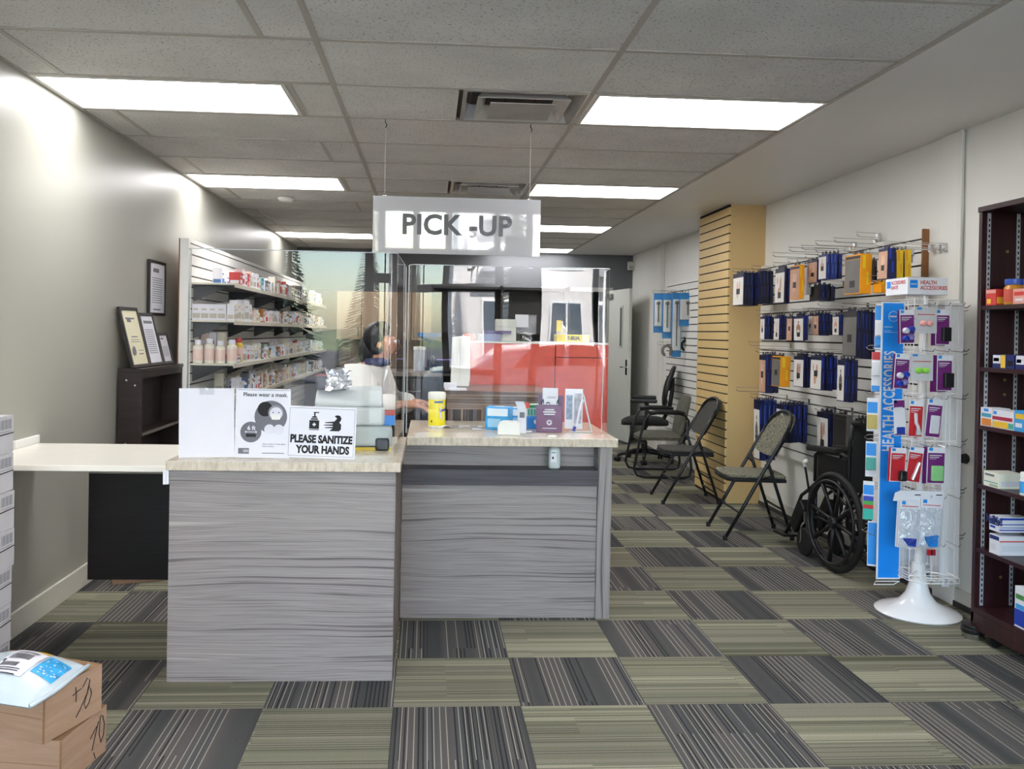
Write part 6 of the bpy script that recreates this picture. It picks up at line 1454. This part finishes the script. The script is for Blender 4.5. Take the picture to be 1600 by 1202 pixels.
# cards on the left face, seen edge-on
def side_card(label, px0, px1, py0, py1, parts, Y=4.36):
    a, c = atY(px0, (py0+py1)/2, Y), atY(px1, (py0+py1)/2, Y); zt, zb = atY(px0, py0, Y).z, atY(px0, py1, Y).z; h = zt-zb; w = c.x-a.x
    t_ = thing('accessory_card', label, 'package', ((a.x+c.x)/2, Y, zt), R(-28), 'accessory cards on the left side of the stand')
    MB().box(-w*.55, w*.55, 0, .002, -h, 0).build('card', PAPER, t_)
    for nm, cm, z0, z1, dp in parts: MB().box(-w*.5, w*.5, -dp, 0, -h*z1, -h*z0).build(nm, cm, t_, bevel=.002 if dp > .004 else 0)
side_card('blue and white card at the top of the stand, left of the blue panel', 1368, 1377, 476, 545, [('colour_field', BLUE, .02, .35, .001), ('product', PALE, .4, .7, .01), ('colour_field', BLUE, .72, .98, .001)])
side_card('red-topped white card left of the blue panel', 1363, 1374, 550, 612, [('colour_field', RED, .0, .2, .001), ('product', PALE, .25, .6, .008), ('colour_field', BLUE, .85, 1, .001)])
side_card('blue card with a yellow and green product left of the blue panel', 1356, 1370, 622, 674, [('colour_field', BLUE, .12, .45, .001), ('product', mat('ochre', '#b8a65a', .5), .5, .92, .015)], 4.33)
side_card('blue card with a bottle at mid height left of the blue panel', 1354, 1368, 690, 745, [('colour_field', BLUE, .05, .4, .001), ('product', TEAL, .45, .8, .012)], 4.33)
side_card('multicoloured ball pack left of the blue panel', 1350, 1364, 752, 812, [('colour_field', BLUE, .1, .35, .001), ('blue_ball', BLUED, .38, .5, .02), ('green_ball', mat('ball_green', '#4aa84a', .5), .5, .6, .02), ('red_ball', RED, .6, .7, .02), ('teal_ball', mat('ball_teal', '#2fb0a0', .5), .7, .98, .02)], 4.32)
side_card('lowest long blue card left of the blue panel', 1357, 1372, 815, 885, [('colour_field', BLUE, .03, .96, .001)], 4.36)
# big flat pack standing in the tray
a, c, zt = atY(1368, 880, 4.5), atY(1452, 880, 4.5), atY(1410, 855, 4.5).z; zb = atY(1410, 902, 4.5).z
t_ = thing('flat_pack', 'wide white pack with blue corners standing in the tray under the stand', 'package', ((a.x+c.x)/2, 4.475, zb)); w = (c.x-a.x)/2
MB().box(-w, w, 0, .02, 0, zt-zb+.08).build('pack', mat('pack_bluewhite', '#dfe3ee', .4), t_, bevel=.004); b = MB(); b.box(-w+.06, -w+.08, -.0008, 0, .01, .03); b.box(w-.03, w-.01, -.0008, 0, .01, .03); b.build('barcode', INK, t_)
b = MB(); b.box(-w, -w+.07, -.0006, .0, .03, zt-zb+.05); b.build('blue_corner', BLUE, t_)

# ------------------------------------------------------------------ dark red bookcase on the right
BX = 2.60; BY0, BY1 = 2.35, 3.945
bc = thing('bookcase', 'tall mahogany shop shelving with slotted rails at the right edge of the view', 'bookcase', (XR-.012, BY1, 0))
def bb(b, x0, x1, y0, y1, z0, z1): return b.box(x0-(XR-.012), x1-(XR-.012), y0-BY1, y1-BY1, z0, z1)
bb(MB(), BX, XR-.014, BY1-.022, BY1, .085, 2.035).build('side_panel', DWOODR, bc, bevel=.002)
bb(MB(), BX, XR-.014, BY0, BY0+.022, .085, 2.035).build('side_panel', DWOODR, bc, bevel=.002)
bb(MB(), BX-.004, XR-.014, BY0-.004, BY1+.004, 2.035, 2.06).build('top', DWOODR, bc, bevel=.002)
bb(MB(), XR-.022, XR-.014, BY0+.022, BY1-.022, .1, 2.035).build('back_panel', DWOODR, bc)
bb(MB(), BX, XR-.022, BY0+.022, BY1-.022, .135, .16).build('bottom_shelf', DWOODR, bc, bevel=.002)
bb(MB(), BX, BX+.018, BY0, BY1-.0, .055, .135).build('plinth', DWOODR, bc, bevel=.002)
RAIL = mat('slotted_rail', '#c5c8d0', .3, metal=.3); SLOT = mat('rail_slot', '#2a2a34', .6)
rm = MB().box(-.008, .008, -.004, 0, .165, 2.03).mesh('slotted_rail', RAIL)
sb = MB()
for i in range(72): z = .18+i*.0255; sb.box(-.0035, .0035, -.0045, -.0035, z, z+.013)
sm_ = sb.mesh('rail_slots', SLOT)
for x in (BX+.035, XR-.06):
    r_ = link('slotted_rail', rm, bc, (x-(XR-.012), -.022, 0)); o = link('rail_slots', sm_, r_); 
MB().box(-.004, 0, -.008, .008, .165, 2.03).build('slotted_rail', RAIL, bc, (-.0105, -.75, 0))
SZ = [1.590, 1.298, 1.023, .745, .442]
for i, z in enumerate(SZ):
    bb(MB(), BX+.004, XR-.024, BY0+.024, BY1-.024, z-.02, z).build('shelf', DWOODR, bc, bevel=.002)
b = MB()
for z in (1.85, 1.69, 1.24, 1.17, .30): 
    b.lathe([(.001, -.003), (.007, -.003), (.007, 0)], 10, (-.10, -.0225, z), 'y')
b.build('screw_caps', mat('brass_cap', '#8a7a52', .4, metal=.5), bc)
for y in (-.12, -1.45):
    cs = MB().lathe([(.001, -.016), (.03, -.016), (.034, 0), (.03, .016), (.001, .016)], 16, axis='y').build('caster', BLACKP, bc, (-.19, y, .034), smooth=True, auto=40); b = MB(); b.box(-.012, .012, -.02, .02, .015, .052); b.build('caster_fork', METAL, cs)
PX_ = BX+.008
def rprod(kind, label, px0, px1, py0, z, deco, depth=.07, grp='medicines on the mahogany shelving', X=PX_):
    """product standing at the shelf front; px0 is its far edge, px1 its near edge"""
    yf = atX(px0, py0, X).y; yn = atX(px1, py0, X).y; h = atX(px0, py0, X).z-z
    yf = min(yf, BY1-.03); w = yf-yn
    t_ = thing('medicine_bottle' if kind == 'bottle' else 'medicine_box', label, 'bottle' if kind == 'bottle' else 'box', (X+depth/2, (yf+yn)/2, z+.0006), 0, grp)
    body = deco[0]
    if kind == 'box':
        MB().box(-depth/2, depth/2, -w/2, w/2, 0, h).build('carton', body, t_, bevel=.0012)
        for (u0, u1, v0, v1, cm) in deco[1]:
            b = MB(); b.box(-depth/2-.0006, -depth/2, w/2-w*u1, w/2-w*u0, h*v0, h*v1); b.build('printed_field', cm, t_)
        for (u0, u1, v0, v1, cm) in (deco[2] if len(deco) > 2 else []):
            b = MB(); b.box(-depth/2+depth*u0, -depth/2+depth*u1, -w/2-.0006, -w/2, h*v0, h*v1); b.build('printed_field', cm, t_)
        if 'upper of the two' in label: text('NeilMed', .052, NB, t_, (-depth/2-.0012, 0, h*.72), (PI/2, 0, -PI/2), bold=.03, sx=.62)
    else:
        r = w/2
        MB().lathe([(.001, 0), (r*.95, 0), (r, .005), (r, h*.66), (r*.8, h*.74), (r*.8, h*.78), (.001, h*.78)], 20).build('bottle', body, t_, smooth=True, auto=40)
        MB().lathe([(r*1.01, h*.1), (r*1.014, h*.11), (r*1.014, h*.58), (r*1.01, h*.6)], 20).build('label', deco[1], t_, smooth=True)
        MB().lathe([(r*.9, h*.77), (r*.92, h*.79), (r*.92, h*.98), (r*.85, h), (.001, h)], 20).build('cap', deco[2], t_, smooth=True, auto=40)
    return t_
RB = mat('box_red', '#d8403a', .4); PK_ = mat('box_pink', '#eaa79c', .4); YB_ = mat('box_yellow', '#f0c23a', .4); NB = mat('box_navy', '#1c2a6a', .35); SB = mat('box_sky', '#3f9fe0', .4); CRM = mat('box_cream', '#eceadb', .4); OR = mat('box_orange', '#e08a3a', .4)
rprod('box', 'red and pink box with a yellow flash on the top shelf of the mahogany shelving', 1541, 1556, 453, SZ[0], (RB, [(0, 1, .75, .95, PK_), (.1, .5, .1, .4, YB_)], [(.1, .9, .1, .5, YB_)]), .06)
rprod('bottle', 'blue-capped amber jar on the top shelf of the mahogany shelving', 1563, 1581, 437, SZ[0], (mat('jar_amber', '#c98a2a', .3), mat('label_red', '#d05a4a', .4), mat('cap_blue', '#3a5ab8', .35)), .075)
rprod('box', 'pale red box standing in front of the second jar on the top shelf', 1583, 1602, 452, SZ[0], (PK_, [(.1, .9, .55, .8, RB), (.2, .8, .2, .35, PAPER)]), .05)
rprod('bottle', 'second blue-capped amber jar on the top shelf, behind the pale red box', 1588, 1606, 437, SZ[0], (mat('jar_amber', '#c98a2a', .3), mat('label_red', '#d05a4a', .4), mat('cap_blue', '#3a5ab8', .35)), .075, X=PX_+.09)
rprod('box', 'navy, white and yellow box on the second shelf of the mahogany shelving', 1551, 1572, 554, SZ[1], (NB, [(.05, .6, .35, .95, PAPER), (.62, .95, .05, .98, YB_), (.1, .5, .5, .75, SB)]), .06)
rprod('box', 'navy carton lying beside the yellow-ended box on the second shelf', 1573, 1584, 555, SZ[1], (NB, [(.1, .9, .2, .6, BLACKP)]), .06)
rprod('box', 'navy and white box nearest the picture edge on the second shelf', 1587, 1606, 555, SZ[1], (NB, [(.05, .7, .35, .95, PAPER), (.1, .5, .45, .7, SB)]), .06)
rprod('box', 'orange, teal and white box at the far end of the third shelf', 1531, 1550, 636, SZ[2], (PAPER, [(.1, .95, .04, .42, OR), (.1, .95, .5, .7, mat('box_teal', '#4a9fb8', .4)), (.3, .7, .8, .95, BLUE)]), .09)
rprod('box', 'crimson and yellow striped box on the third shelf', 1551, 1584, 640, SZ[2], (PAPER, [(.0, .95, .45, .65, mat('box_crimson', '#b02a4a', .4)), (.02, .75, .04, .38, YB_), (.76, 1, .05, .35, TEAL), (.05, .2, .75, .92, BLUE)]), .08)
rprod('box', 'sky blue box with yellow lettering on the third shelf', 1585, 1606, 641, SZ[2], (SB, [(.1, .9, .6, .85, YB_), (.1, .6, .2, .4, PAPER)]), .07)
rprod('box', 'cream box with pale green waves on the fourth shelf', 1537, 1561, 735, SZ[3], (CRM, [(.1, .7, .72, .86, INKG), (.05, .95, .3, .36, TEAL), (.4, .95, .08, .22, SAGE)], [(.1, .9, .15, .5, PALE)]), .12)
rprod('bottle', 'white bottle with blue label standing on the fourth shelf', 1590, 1599, 737, SZ[3], (WHITE, SB, WHITE), .04)
rprod('box', 'white and navy box, upper of the two stacked on the fifth shelf', 1546, 1562, 804, SZ[4]+.105, (PAPER, [(.05, .95, .42, .5, NB), (.05, .95, .9, .94, NB), (.1, .6, .2, .35, BLUED)], [(0, 1, .82, .95, BLUED), (0, 1, .5, .56, BLUED), (0, 1, .3, .34, BLUED), (0, 1, .12, .2, BLUED)]), .14)
rprod('box', 'white box with red line, lower of the two stacked on the fifth shelf', 1546, 1562, 833, SZ[4], (PAPER, [(.05, .95, .75, .95, NB), (.1, .6, .2, .5, PALE)], [(0, 1, .7, .76, RB), (.1, .9, .2, .5, PALE)]), .14)
rprod('box', 'white and blue box with green mark on the bottom shelf', 1586, 1604, 915, .161, (PAPER, [(0, 1, .05, .45, BLUED), (.1, .9, .46, .58, SB), (.1, .8, .7, .82, mat('mark_green', '#4a8a4a', .5))]), .09)
p = atZ(1535, 1000, 0)
t_ = thing('furniture_dolly', 'low round black disc with silver rim on the floor beside the mahogany shelving', 'disc', (p.x-.025, p.y+.03, 0))
MB().lathe([(.001, .001), (.05, .001), (.052, .012), (.052, .03)], 28).build('silver_base', METAL, t_, smooth=True, auto=40); MB().lathe([(.054, .028), (.056, .032), (.056, .048), (.052, .052)], 28).build('black_rim', BLACKP, t_, smooth=True, auto=40); MB().lathe([(.052, .05), (.05, .056), (.001, .057)], 28).build('top_disc', mat('disc_grey', '#6b6a66', .4), t_, smooth=True, auto=40); MB().lathe([(.053, .052), (.055, .056), (.053, .066), (.001, .068)], 28).build('upper_disc', BLACKP, t_, smooth=True, auto=40)
p = atX(1512, 717, XR-.02); t_ = thing('wall_bumper', 'small black round bumper on the right wall beside the display stand', 'bumper', (XR-.02, p.y, p.z)); MB().lathe([(.001, -.03), (.024, -.028), (.028, -.01), (.02, 0)], 18, axis='x').build('rubber', BLACKP, t_, smooth=True, auto=50)
